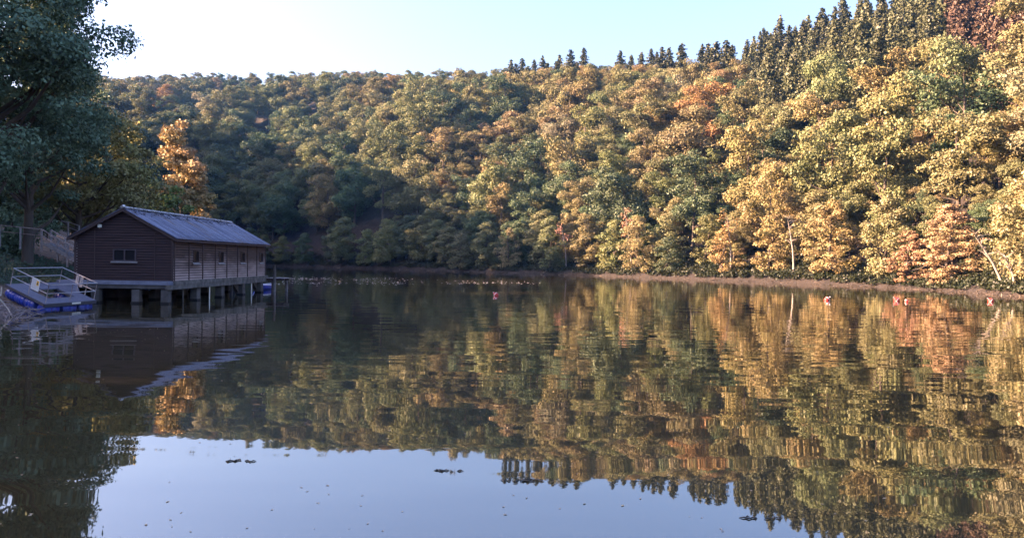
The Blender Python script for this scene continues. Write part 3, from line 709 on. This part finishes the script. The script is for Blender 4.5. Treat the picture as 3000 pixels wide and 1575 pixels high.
def pillar(x, y, sx=.42, sy=.42, m=CONC):
    b_ = HB(); z0, z1 = -1.4, ZF - .47
    b_.slab([(x - sx / 2, y - sy / 2, z0), (x + sx / 2, y - sy / 2, z0), (x + sx / 2, y + sy / 2, z0), (x - sx / 2, y + sy / 2, z0)], (0, 0, z1 - z0))
    b_.build('pillar', m, bevel=.025)
    HB().box((x, y, .03), (sx + .05, sy + .05, .13)).build('waterline_stain', DARK)
for x in (XL + 1.35, XL + 3.55, XR - .22): pillar(x, SF + .26)
for k in range(1, 5):
    y = SF + .26 + k * 4.02
    for x in (XR - .22, XM, XL + .2): pillar(x, y, .42, .5 if x != XR - .22 else .55)
for k in range(4):
    y = SF + 2.2 + k * 4.0; HB().tube([(XR - .1, y, -.8), (XR - .1, y, ZF - .47)], .045, 6).build('pile', STEEL if k % 2 else CONC)
HB().slab([(XR - .3, Y1 - 1.7, .72), (XR - .3, Y1 - .2, .72), (XR - .3, Y1 - .2, -.2)], (-.25, 0, 0)).build('brace', CONC)
HB().slab([(XR - .3, Y1 - 5.9, .72), (XR - .3, Y1 - 4.2, .72), (XR - .3, Y1 - 4.2, -.2)], (-.25, 0, 0)).build('brace', CONC)
# dark retaining wall at the bank side, under the floor
HB().box((XL - .35, (Y0 + Y1) / 2, .25), (.2, Y1 - Y0, 1.4)).build('retaining_wall', CONC)
# floodlight box under the gable
lx, ly, lz = (at(292, 661, Y0 - .1)); fl = empty('floodlight', (lx, Y0 - .035, lz)); tag(fl, 'small white square floodlight fixed high on the dark gable wall', 'floodlight')
bm_ = MB(); bm_.box((0, -.07, 0), (.20, .09, .18)); bm_.build('housing', mat('white_plastic', (.72, .72, .68), .5), fl, bevel=.01)
MB().box((0, -.118, .005), (.15, .006, .12)).build('lens', mat('lens', (.8, .8, .72), .2), fl); MB().box((0, -.02, -.01), (.05, .06, .06)).build('bracket', STEEL, fl)
MB().tube([(0, -.06, -.09), (0, -.07, -.14)], .03, 8).build('sensor', mat('sensor_plastic', (.25, .17, .08), .5), fl)

# end landing with posts and moored boats beyond the boathouse
ld = empty('landing_stage', (XR + .7, Y1 + .6, 0)); tag(ld, 'small plank landing jutting out past the far end of the boathouse', 'landing stage')
b_ = MB()
for k in range(7): b_.box((-.6 + k * .21, .1, 1.05 + .012 * (k % 2)), (.195, 1.5, .05))
b_.build('deck_planks', WOODG, ld); MB().box((.0, -.5, .95), (1.5, .12, .14)).build('bearer', TRIM, ld); MB().box((.0, .7, .95), (1.5, .12, .14)).build('bearer', TRIM, ld)
for x, y, zt in ((.02, -.58, 2.05), (.55, .78, 1.0), (-.5, .78, 1.0)): MB().tube([(x, y, -1.3), (x + .015, y, zt * .5), (x, y, zt)], [.12, .115, .10], 9).build('post', mat('wet_post_%d' % (x * 100), (.07, .06, .06), .8, noise=5, col2=(.16, .14, .14)), ld, True)
BLUE = mat('blue_plastic', (.010, .035, .36), .4, noise=3, col2=(.03, .055, .24)); WHITEP = mat('white_hull_plastic', (.75, .75, .75), .35)
def boat(x, y, rz, label):
    o = empty('moored_boat', (x, y, 0), rz); tag(o, label, 'boat')
    secs = [(-1.5, .42, .05), (-1.0, .55, -.08), (0, .62, -.10), (.9, .50, -.06), (1.5, .22, .04), (1.75, .03, .2)]
    V = []; Q = []
    for (t, wd, zb) in secs:
        for a in range(9):
            g = a / 8 * math.pi; V.append((t, -math.cos(g) * wd, zb + (.34 + .06 * abs(t) / 1.5 - zb) * (1 - math.sin(g) ** .7)))
    for i in range(len(secs) - 1):
        for a in range(8): Q.append((i * 9 + a, i * 9 + a + 1, (i + 1) * 9 + a + 1, (i + 1) * 9 + a))
    h = link('hull', np_mesh('hull', V, Q), BLUE, o, True); sm = h.modifiers.new('t', 'SOLIDIFY'); sm.thickness = .04
    for s in (-1, 1): MB().tube([(t, s * (wd + .01), .355 + .06 * abs(t) / 1.5) for t, wd, zb in secs], .035, 6).build('gunwale', WHITEP, o, True)
    for t in (-.8, .3): MB().box((t, 0, .26), (.26, .92, .04)).build('seat', WHITEP, o)
    return o
boat(-20.1, 65.5, 1.45, 'blue rowing boat with white rim moored past the boathouse')

# ------------------------------------------------------------------ tilted floating dock on the left bank
Fc = Vector((-21.5, 37.0, .30)); e1 = Vector((.75, 3.1, .03)); e2 = Vector((-3.0, 1.9, .80))
n_ = e1.cross(e2).normalized(); n_ = n_ if n_.z > 0 else -n_
u1, u2 = e1.normalized(), e2.normalized(); l1, l2 = e1.length, e2.length
dock = empty('floating_dock', Fc); tag(dock, 'tilted grey pontoon dock on blue barrels run aground on the left bank', 'dock')
def dp(a, b, h=0): return u1 * a + u2 * b + n_ * h
DECK = mat('grey_blue_decking', (.085, .095, .15), .7, noise=6, col2=(.13, .145, .21), bump=(50, .003))
dk = MB(); hole = (.75, l1 - .75, .75, l2 - 1.0)   # a0 a1 b0 b1
def plank(a0, a1, b0, b1, h=0.0): dk.slab([dp(a0, b0, h), dp(a1, b0, h), dp(a1, b1, h), dp(a0, b1, h)], -n_ * .045)
k = 0; bb = 0
while bb < l2 - .05:
    b1 = min(bb + .14, l2)
    if bb > hole[2] and b1 < hole[3]: plank(0, hole[0], bb, b1 - .008, .002 * (k % 3)); plank(hole[1], l1, bb, b1 - .008, .002 * (k % 3))
    else: plank(0, l1, bb, b1 - .008, .002 * (k % 3))
    bb += .14; k += 1
dk.build('deck', DECK, dock)
fr = MB()
for a in (.04, hole[0], hole[1], l1 - .04): fr.slab([dp(a - .04, 0, -.05), dp(a + .04, 0, -.05), dp(a + .04, l2, -.05), dp(a - .04, l2, -.05)], -n_ * .10)
for b_v in (-.03, l2 + .03): fr.slab([dp(-.02, b_v - .025, 0), dp(l1 + .02, b_v - .025, 0), dp(l1 + .02, b_v + .025, 0), dp(-.02, b_v + .025, 0)], -n_ * .16)
fr.slab([dp(-.05, 0, .002), dp(-.002, 0, .002), dp(-.002, l2, .002), dp(-.05, l2, .002)], -n_ * .12)
fr.build('frame', mat('dark_steel_frame', (.07, .07, .09), .6, metal=.4), dock)
# gangway from the dock up to the boathouse floor
gw = MB(); g0 = dp(l1 - .1, 1.3, 0); g1 = Vector((-23.6, SF + .1, ZF + .01)) - Fc; gs = Vector((-.9, -.05, .0))
for k in range(9):
    a = g0.lerp(g1, k / 9); b2 = g0.lerp(g1, (k + .93) / 9); gw.slab([a, b2, b2 + gs, a + gs], (0, 0, -.05))
gw.build('gangway', DECK, dock)
RAIL = mat('white_rail_tube', (.34, .34, .38), .45, metal=.2)
post_m = mat('rusty_rail_post', (.16, .12, .12), .7, noise=12, col2=(.30, .26, .26))
ra0, ra1, rb0, rb1 = .12, l1 - .05, .12, l2 - .25
cs = [(ra0, rb0), (ra1, rb0), (ra1, rb1), (ra0, rb1)]
for h_, r_ in ((.86, .023), (.44, .020)):
    tb = MB()
    for (a, b_v), (c, d) in zip(cs, cs[1:] + cs[:1]): tb.tube([dp(a, b_v, h_), dp(c, d, h_)], r_, 7)
    tb.build('rail', RAIL, dock, True)
for a, b_v in cs + [(ra1 * .5, rb0), (ra0, rb1 * .5), (ra1, rb1 * .5), (ra1, rb1 * .28)]: MB().tube([dp(a, b_v, 0), dp(a, b_v, .86)], .020, 6).build('post', post_m, dock, True)
def sign_on(side_a, b0, b1, h0, h1):
    return [dp(side_a, b0, h0), dp(side_a, b1, h0), dp(side_a, b1, h1), dp(side_a, b0, h1)]
# white notice on the rail that faces the water
sgn = empty('notice_sign', Fc); tag(sgn, 'white notice board with fine print and a yellow warning pictogram on the dock rail', 'sign')
so1 = Vector((0, 0, 0)); SA = ra0
def sp(b_v, h_, out=0.0): return dp(b_v, rb0 - .03 - out, h_)
# sign hangs on the rail between L and F corners (the b direction); outward is -u1
def sq(b0, b1, h0, h1, out): return [dp(SA - out, b0, h0), dp(SA - out, b1, h0), dp(SA - out, b1, h1), dp(SA - out, b0, h1)]
m_ = MB(); m_.slab(sq(.85, 1.55, .34, .90, .03), -u1 * .012); m_.build('panel', mat('white_sign_panel', (.58, .60, .62), .45), sgn)
m_ = MB(); m_.slab(sq(.92, 1.12, .60, .82, .0445), -u1 * .004); m_.build('yellow_square', mat('yellow_sign_ink', (.75, .42, .03), .5), sgn)
m_ = MB(); m_.slab([dp(SA - .05, .94, .64), dp(SA - .05, 1.09, .66), dp(SA - .05, 1.02, .79)], -u1 * .003); m_.build('pictogram', mat('black_sign_ink', (.03, .03, .03), .5), sgn)
m_ = MB()
rs3 = random.Random(2)
for k in range(9):
    h_ = .83 - k * .052; x = 1.16 if k < 4 else .92
    while x < 1.50:
        wl = rs3.uniform(.03, .09); m_.slab(sq(x, min(x + wl, 1.51), h_, h_ + .012, .0445), -u1 * .002); x += wl + .018
m_.build('fine_print', mat('grey_sign_ink', (.22, .24, .28), .6), sgn)
# second board seen from behind, on the far rail
sg2 = empty('notice_sign', Fc); tag(sg2, 'grey notice board seen from behind on the rail next to the boathouse', 'sign')
m_ = MB(); m_.slab([dp(ra1 + .03, 1.4, .30), dp(ra1 + .03, 2.05, .30), dp(ra1 + .03, 2.05, .84), dp(ra1 + .03, 1.4, .84)], u1 * .012); m_.build('panel', mat('grey_sign_back', (.30, .30, .33), .6), sg2)
for b_v in (1.5, 1.92): m_ = MB(); m_.slab([dp(ra1 + .028, b_v, .28), dp(ra1 + .028, b_v + .07, .28), dp(ra1 + .028, b_v + .07, .88), dp(ra1 + .028, b_v, .88)], -u1 * .02); m_.build('batten', RAIL, sg2)
pl = MB(); pl.slab([dp(1.6, -.062, -.01), dp(2.15, -.062, -.01), dp(2.15, -.075, -.09), dp(1.6, -.075, -.09)], -u2 * .01); pl.build('white_plate', mat('cream_plate', (.62, .60, .55), .6), dock)
# hole in the deck: dark side boards
def barrel(c, ax, L_, r_):
    ax = ax.normalized(); prof = [(-.5, .0), (-.5, .86), (-.47, .97), (-.30, 1.0), (-.19, 1.0), (-.17, 1.06), (-.14, 1.06), (-.12, 1.0), (.12, 1.0), (.14, 1.06), (.17, 1.06), (.19, 1.0), (.30, 1.0), (.47, .97), (.5, .86), (.5, .0)]
    return MB().tube([c + ax * L_ * p for p, q in prof], [max(q, .01) * r_ for p, q in prof], 18, False)
br = .27
for a in (.42, 1.48, 2.5):
    barrel(dp(a + .08, .30, -.15 - br * .9) + Vector((0, 0, .02)), u1, .86, br).build('barrel', BLUE, dock, True)
for b_v, h_ in ((1.35, -.40), (2.25, -.42), (3.15, -.44)): barrel(dp(.30, b_v, h_), u2 * .97 + Vector((0, 0, .0)), .84, br * (1 if b_v < 2.5 else .95)).build('barrel', BLUE, dock, True)
barrel(dp(l1 - .4, 2.4, -.42), u2, .84, br).build('barrel', BLUE, dock, True)

# ------------------------------------------------------------------ fences of the bank path
def fence(pts, label, hgt=.85, dim=.05, posts=None):
    root = empty('wooden_fence', pts[0]); tag(root, label, 'fence'); o = Vector(pts[0])
    P = [Vector(p) - o for p in pts]
    for h_ in (hgt, hgt * .52):
        m = MB()
        for a, b2 in zip(P, P[1:]):
            d = (b2 - a); side_ = d.cross(Vector((0, 0, 1))).normalized() * dim * .6
            m.slab([a + Vector((0, 0, h_)) - side_, a + Vector((0, 0, h_)) + side_, b2 + Vector((0, 0, h_)) + side_, b2 + Vector((0, 0, h_)) - side_], (0, 0, -.06 if h_ == hgt else -.035))
        m.build('rail', WOODG if h_ == hgt else post_m, root)
    for a, b2 in zip(P, P[1:]):
        L_ = (b2 - a).length; k = max(1, round(L_ / 1.9))
        for q in range(k): p = a.lerp(b2, q / k); MB().box(p + Vector((0, 0, hgt / 2 - .3)), (.085, .085, hgt + .55)).build('post', WOODG, root)
    MB().box(P[-1] + Vector((0, 0, hgt / 2 - .3)), (.085, .085, hgt + .55)).build('post', WOODG, root)
def gp(px, py, Y, h_=.85): v = at(px, py, Y); return (v.x, v.y, v.z - h_)
fence([gp(-120, 650, 53), gp(0, 658, 52), gp(122, 670, 50.5), gp(170, 698, 49), gp(228, 727, 47)], 'pale wooden handrail crossing the bank from the left edge down to the boathouse')
fence([gp(149, 672, 50.5), gp(190, 695, 49.5), gp(229, 714, 48)], 'second parallel handrail of the stairs descending beside the boathouse')
fence([gp(100, 665, 56), gp(153, 644, 58), gp(200, 649, 58), gp(232, 660, 57)], 'small dim fence at the head of the stairs behind the boathouse gable')
st = MB(); a = Vector(gp(128, 672, 50)); b2 = Vector(gp(232, 728, 47.2))
for k in range(14):
    p = a.lerp(b2, k / 13); st.box(p + Vector((.25, .35, -.05)), (.42, 1.1, .12))
tag(st.build('stairs', WOODG), 'wooden steps running down the bank between two handrails', 'stairs')

# ------------------------------------------------------------------ ground cover and litter on the left bank
rs = np.random.RandomState(21)
P = []
while len(P) < 26000:
    X = rs.uniform(-42, -22, 4000); Y = rs.uniform(37, 58, 4000)
    xs = ip(Y, XS_Y, XS_X); u = xs - X; den = n4(X / 2.2 + 3, Y / 2.2) + .22 * np.clip((u - 2.0) / 2, -1, 1) + .05 * (Y - 42)
    k = (den > .08) & (u > .9) & ~((X > XL - .5) & (Y > SF)); z = left_z(X, Y)
    for x, y, zz in zip(X[k], Y[k], z[k]): P.append((x, y, zz + abs(rs.normal()) * .10))
P = np.array(P[:26000]); V, Q = leaf_quads(P, np.tile([.4, -.5, 1.0], (len(P), 1)), .085, rs, 1.1)
tag(link('ivy', np_mesh('ivy', V, Q), leaf_mat('ivy_leaves', (.055, .085, .055), .2)), 'blue green ivy and brambles covering the bank beside the boathouse', 'ground cover', kind='stuff')
rs = np.random.RandomState(22); X = rs.uniform(-44, -19, 16000); Y = rs.uniform(27, 60, 16000); u = ip(Y, XS_Y, XS_X) - X; k = (u > .15) & ~((X > XL - .5) & (Y > SF)); X, Y = X[k], Y[k]
P = np.stack([X, Y, left_z(X, Y) + .02], 1); V, Q = leaf_quads(P, np.tile([0, 0, 1.0], (len(P), 1)), .06, rs, 2.2)
tag(link('fallen_leaves', np_mesh('fallen_leaves', V, Q), leaf_mat('dry_leaves', (.16, .10, .07), .1)), 'dry brown leaves lying on the earth of the left bank', 'leaf litter', kind='stuff')
# twig pile at the lower left waterline
rr_ = random.Random(8); tw = MB()
for _ in range(420):
    Y = rr_.uniform(30.2, 36.5); xs = float(ip(Y, XS_Y, XS_X)); X = xs + rr_.gauss(-.45, .75); z = max(float(left_z(X, Y)), 0) + abs(rr_.gauss(0, .10)) + .01
    a = rr_.gauss(-.9, .6); l = rr_.uniform(.3, 1.5); d = Vector((math.cos(a), math.sin(a), rr_.gauss(-.05, .14))) * l; p = Vector((X, Y, z)); r0 = rr_.uniform(.006, .022)
    tw.tube([p - d / 2, p + Vector((rr_.gauss(0, .05), rr_.gauss(0, .05), rr_.gauss(.03, .05))), p + d / 2], [r0, r0 * .8, r0 * .3], 4, False)
tag(tw.build('driftwood_twigs', mat('bleached_twigs', (.11, .085, .085), .85, noise=3, col2=(.27, .22, .22))), 'tangle of washed up grey twigs at the lower left waterline', 'driftwood', kind='stuff')
def log(pts, rad, label, m=PALE, cat='log', name='fallen_log'):
    pts = [Vector(p) for p in pts]; o = MB().tube([p - pts[0] for p in pts], rad, 7).build(name, m, None, True); o.location = pts[0]; tag(o, label, cat); return o
log([(-21.9, 34.4, .62), (-21.0, 33.5, .28), (-20.3, 32.7, -.02)], [.035, .03, .015], 'long pale branch sloping into the water left of the dock barrels', cat='branch', name='fallen_branch')
log([(-22.6, 35.6, 1.1), (-22.0, 34.6, .8), (-22.3, 34.2, .45)], [.03, .03, .015], 'short crooked pale branch at the left edge above the twig tangle', cat='branch', name='fallen_branch')

# ------------------------------------------------------------------ far shore details
def shore_at(px): s = float(ip(px, SH_X, SH_Y)); return (px - 1500) / F * s, s
def bare_tree(px, dpt, h, lean, label, bark=PALE, leaves=None, crown_r=1.4, seed=1):
    s = float(ip(px, SH_X, SH_Y)) + dpt; X = (px - 1500) / F * s; z = float(far_z(X, s)); rs = np.random.RandomState(seed)
    o = empty('birch_tree', (X, s, z)); tag(o, label, 'tree'); t = MB(); L_ = Vector((lean[0], lean[1], h))
    cv = [L_ * k + Vector((math.sin(k * 4) * .22, 0, -.3 if k == 0 else 0)) for k in (0, .2, .45, .7, .9, 1)]
    t.tube(cv, [.17, .15, .12, .085, .05, .02], 7)
    cs = []
    for k in range(16):
        q = rs.uniform(.5, 1); p = L_ * q; a = rs.uniform(0, 6.28); e = p + Vector((math.cos(a), math.sin(a), rs.uniform(.2, 1.1))) * rs.uniform(.5, crown_r); t.tube([p, p.lerp(e, .5) + Vector((0, 0, .1)), e], [.035, .022, .008], 4, False); cs.append(e)
    t.build('trunk', bark, o, True)
    if leaves is not None:
        V, Q = blob_leaves(np.array(cs), np.full(len(cs), .55), 60, .17, rs); c = link('crown', np_mesh('crown', V, Q), LEAF, o); c['tint'] = [float(v) for v in leaves]
    return o
bare_tree(2325, 2.2, 8.5, (-1.3, -1.2), 'thin white bare birch leaning over the shore left of the right hand buoys')
bare_tree(1658, 2.5, 8.5, (-.9, -1.0), 'slender birch with a small pinkish crown right of the lone red buoy', leaves=(.24, .13, .10), seed=2)
bare_tree(1850, 4, 11.5, (-1.6, -1.0), 'slim birch with sparse rusty leaves at mid right shore', leaves=(.22, .12, .07), seed=3, crown_r=1.8)
bare_tree(2140, 3, 9, (-.8, -1.0), 'thin pale birch trunk half hidden in foliage right of centre', leaves=(.24, .15, .06), seed=4)
bare_tree(2940, 2.0, 5.2, (-3.4, -.8), 'strongly leaning pale birch trunk at the right end of the shore')
bare_tree(2972, 1.6, 3.0, (-1.4, -.9), 'short leaning pale trunk beside the leaning birch at the right end of the shore', seed=6)
def own_tree(px, dpt, label, tint, name='beech_tree', **k):
    s = float(ip(px, SH_X, SH_Y)) + dpt; X = (px - 1500) / F * s; z = float(far_z(X, s)) - .2
    o = make_tree(name, 'round', loc=(X, s, z), tint=tint, **k); tag(o, label, 'tree')
own_tree(2770, 3.2, 'large sunlit orange beech with layered drooping boughs at the right shore', (.250, .175, .095), bell=1, seed=71, h=10.0, r=4.6, z0=.3, n=120, rb=(.11, .2), per=420, leaf=.11, fz=.32, flat=.7, ts=.8, lean=(.2, -1.6), under=.7, nl=20)
own_tree(2655, 3.0, 'smaller orange beech left of the large layered beech at the right shore', (.215, .135, .075), bell=1, seed=72, h=7.0, r=3.0, z0=.2, n=70, rb=(.13, .23), per=420, leaf=.11, fz=.32, flat=.7, ts=.7, lean=(-.2, -1.3), under=.7)
own_tree(1488, 2.8, 'pale sunlit golden tree standing out of dark foliage behind the lone red buoy', (.20, .17, .085), 'broadleaf_tree', bell=1, seed=73, h=9.5, r=3.3, z0=.6, n=44, rb=(.16, .28), per=330, leaf=.13, fz=.6, lean=(0, -1.5))
own_tree(1862, 2.8, 'bright pale golden shore tree leaning over the water right of centre', (.20, .17, .08), 'broadleaf_tree', bell=1, seed=74, h=11, r=4.2, z0=.4, n=60, rb=(.14, .26), per=330, leaf=.13, fz=.6, lean=(.6, -2.0))
own_tree(2110, 2.6, 'golden shore tree with a drooping right side just right of centre', (.22, .16, .07), 'broadleaf_tree', bell=1, seed=75, h=7.8, r=3.6, z0=.3, n=50, rb=(.14, .26), per=330, leaf=.13, fz=.5, flat=.5, lean=(1.0, -1.8))
own_tree(2425, 3.0, 'broad golden shore tree in layers behind the first right buoy', (.20, .155, .068), 'broadleaf_tree', bell=1, seed=76, h=11.5, r=4.2, z0=.5, n=70, rb=(.14, .26), per=330, leaf=.13, fz=.5, flat=.4, lean=(0, -1.8))
X, Y = shore_at(1590); log([(X - .4, Y - .6, .0), (X + .8, Y - .2, .7), (X + 2.2, Y + .3, 1.5)], [.09, .07, .03], 'pale fallen trunk poking out of the far bank right of the lone red buoy')
rr_ = random.Random(12)
for q, lab in enumerate(['bleached log lying on the right end of the shore beside the leaning birch', 'forked bleached log at the right picture edge on the shore', 'thin bleached log pointing at the water at the right edge', 'bleached log half in the water at the right edge', 'short bleached log left of the other logs at the right shore']):
    X, Y = shore_at(2900 + q * 26); a = rr_.uniform(-.5, .4); l = rr_.uniform(1.2, 2.4)
    log([(X, Y - .5, .10), (X + l * .5 * math.cos(a), Y - .3 + l * .3 * math.sin(a), .3 + .12 * q % .3), (X + l * math.cos(a), Y + .2, .35 + rr_.uniform(0, .4))], [.09, .07, .03], lab)
# branch litter and undergrowth along the whole far waterline
tw = MB()
for _ in range(560):
    px = rr_.uniform(650, 3150); X, Y = shore_at(px); Y += rr_.uniform(-.6, 1.6); X = (px - 1500) / F * Y; z = max(float(far_z(X, Y)), 0) + .05
    if px < 2500 and rr_.random() < .45: continue
    a = rr_.uniform(0, 6.28); l = rr_.uniform(.5, 2.2); d = Vector((math.cos(a), math.sin(a) * .6, rr_.uniform(-.3, .35))) * l * .5; p = Vector((X, Y, z)); r0 = rr_.uniform(.012, .04)
    tw.tube([p - d, p + Vector((0, 0, rr_.uniform(0, .15))), p + d], [r0, r0 * .8, r0 * .3], 4, False)
tag(tw.build('shore_branches', mat('shore_branch_wood', (.03, .024, .02), .9, noise=.4, col2=(.13, .10, .08))), 'dead branches washed up all along the far waterline', 'driftwood', kind='stuff')
rs = np.random.RandomState(30); P = []
for _ in range(5200):
    px = rs.uniform(500, 3200) if _ < 1900 else rs.uniform(1100, 3150); s = float(ip(px, SH_X, SH_Y)); Y = s + .9 + 8 * rs.rand() ** 1.6 if _ < 1900 else s + rs.uniform(6, 70); X = (px - 1500) / F * Y; z = float(far_z(X, Y)); r_u = rs.uniform(.5, 1.3); k = int(64 * r_u)
    d = rs.normal(size=(k, 3)); d /= np.linalg.norm(d, axis=1)[:, None]; d[:, 2] = np.abs(d[:, 2]) * .8; P.append(d * r_u * rs.uniform(.5, 1, (k, 1)) + [X, Y, z])
P = np.concatenate(P); V, Q = leaf_quads(P, np.tile([0, -.3, .8], (len(P), 1)), .17, rs, .8)  # leaves coloured extra dark to carry the shade beneath overhanging branches
tag(link('undergrowth', np_mesh('undergrowth', V, Q), leaf_mat('undergrowth_leaves', (.026, .032, .016), .25)), 'low green undergrowth between the trunks along the far shore', 'undergrowth', kind='stuff')

# ------------------------------------------------------------------ buoys
RED = mat('red_buoy_paint', (.50, .045, .035), .4, noise=9, col2=(.38, .03, .03)); WHT = mat('white_buoy_paint', (.80, .74, .72), .45)
def buoy(px, py, sc, rz, label):
    off = py - hz_y(px); Y = 2.6 * F / off; P = at(px, py, Y); o = empty('buoy', (P.x, P.y, 0), rz); o.scale = (sc,) * 3; tag(o, label, 'buoy', 'red and white buoys on the lake')
    T = Matrix.Rotation(.9, 3, 'Y')
    def ring(name, prof, m): MB().tube([T @ Vector((0, 0, z)) + Vector((0, 0, .08)) for z, r in prof], [max(r, .004) for z, r in prof], 14, False).build(name, m, o, True)
    ring('float_body', [(-.24, .0), (-.24, .10), (-.18, .19), (-.08, .23), (.06, .23)], RED)
    ring('white_band', [(.055, .232), (.075, .234), (.10, .225)], WHT)
    ring('top_cone', [(.095, .225), (.24, .12), (.32, .05), (.34, 0)], RED)
    ring('mooring_eye', [(.33, .02), (.36, .05), (.40, .05), (.43, .02)], STEEL)
buoy(1453, 866, .75, 2.8, 'lone red buoy in mid lake below the golden tree'); buoy(2423, 880, .85, .2, 'red and white buoy alone below the broad golden shore tree')
buoy(2627, 882, .9, 3.3, 'larger left buoy of the close pair on the right'); buoy(2656, 884, .55, 1.5, 'small round right buoy of the close pair on the right'); buoy(2903, 884, .85, 3.1, 'rightmost red and white buoy near the shore logs')

# ------------------------------------------------------------------ things drifting on the water and painted glints
rs = np.random.RandomState(50); P = []
def drift(pxa, pxb, pya, pyb, n, clump=1):
    for _ in range(n):
        px = rs.uniform(pxa, pxb); py = rs.uniform(pya, pyb); Y = 2.6 * F / (py - hz_y(px)); X = (px - 1500) / F * Y
        for _ in range(clump): P.append((X + rs.normal() * .012 * Y * (clump > 1), Y + rs.normal() * .03 * Y * (clump > 1), .006))
drift(0, 3000, 800, 1560, 260); drift(60, 700, 905, 1000, 160)
P = np.array(P); V, Q = leaf_quads(P, np.tile([0, 0, 1.0], (len(P), 1)), .02, rs, 12)
tag(link('floating_leaves', np_mesh('floating_leaves', V, Q), leaf_mat('drifting_leaves', (.30, .24, .17), .1)), 'scattered pale leaves drifting on the lake', 'leaves', kind='stuff')
P = []; drift(800, 1200, 815, 832, 60, 5); drift(1330, 1560, 822, 832, 30, 3); drift(820, 900, 806, 818, 10, 3)  # pale flecks painted where sunlit ripples glint
P = np.array(P); V, Q = leaf_quads(P, np.tile([0, 0, 1.0], (len(P), 1)), .10, rs, 14)
tag(link('glints', np_mesh('glints', V, Q), mat('pale_glint', (.75, .70, .66), .6)), 'streaks of white foam painted on the water far out past the boathouse', 'glints', kind='stuff')
for px, py, l, lab in ((1540, 1409, .2, 'dark twig clump floating by the edge of the sky reflection'), (2238, 1520, .16, 'dark leaf curl floating in the lower right of the lake'), (700, 1352, .17, 'dark twig floating in the lower left at the sky reflection'), (1320, 1380, .14, 'small dark twig bits floating left of the larger floating clump')):
    Y = 2.6 * F / (py - hz_y(px)); X = (px - 1500) / F * Y; m = MB()
    for k in range(9):
        a = rr_.gauss(0, .35); d = Vector((math.cos(a), math.sin(a), 0)) * rr_.uniform(.1, .4) * l; p = Vector((rr_.uniform(-1.3, 1.3) * l, rr_.gauss(0, .12) * l, .004))
        m.tube([p - d, p + Vector((0, rr_.uniform(-.03, .03), .008)), p + d], [.003, .009, .003], 5, False)
    o = m.build('floating_twigs', mat('wet_twig', (.03, .025, .02), .5)); o.location = (X, Y, .0); tag(o, lab, 'twigs')

# ------------------------------------------------------------------ haze
hm = bpy.data.materials.new('haze_air'); hm.use_nodes = True; n = hm.node_tree; n.nodes.remove(n.nodes['Principled BSDF'])
pv = n.nodes.new('ShaderNodeVolumePrincipled'); pv.inputs['Color'].default_value = (.15, .42, 1.0, 1); pv.inputs['Density'].default_value = .00009; pv.inputs['Anisotropy'].default_value = .25
n.links.new(pv.outputs[0], n.nodes['Material Output'].inputs['Volume'])
hz = MB().box((0, 300, 78), (1900, 1300, 166)).build('haze', hm); tag(hz, 'thin blue haze hanging over the lake and the hills', 'haze', kind='stuff')
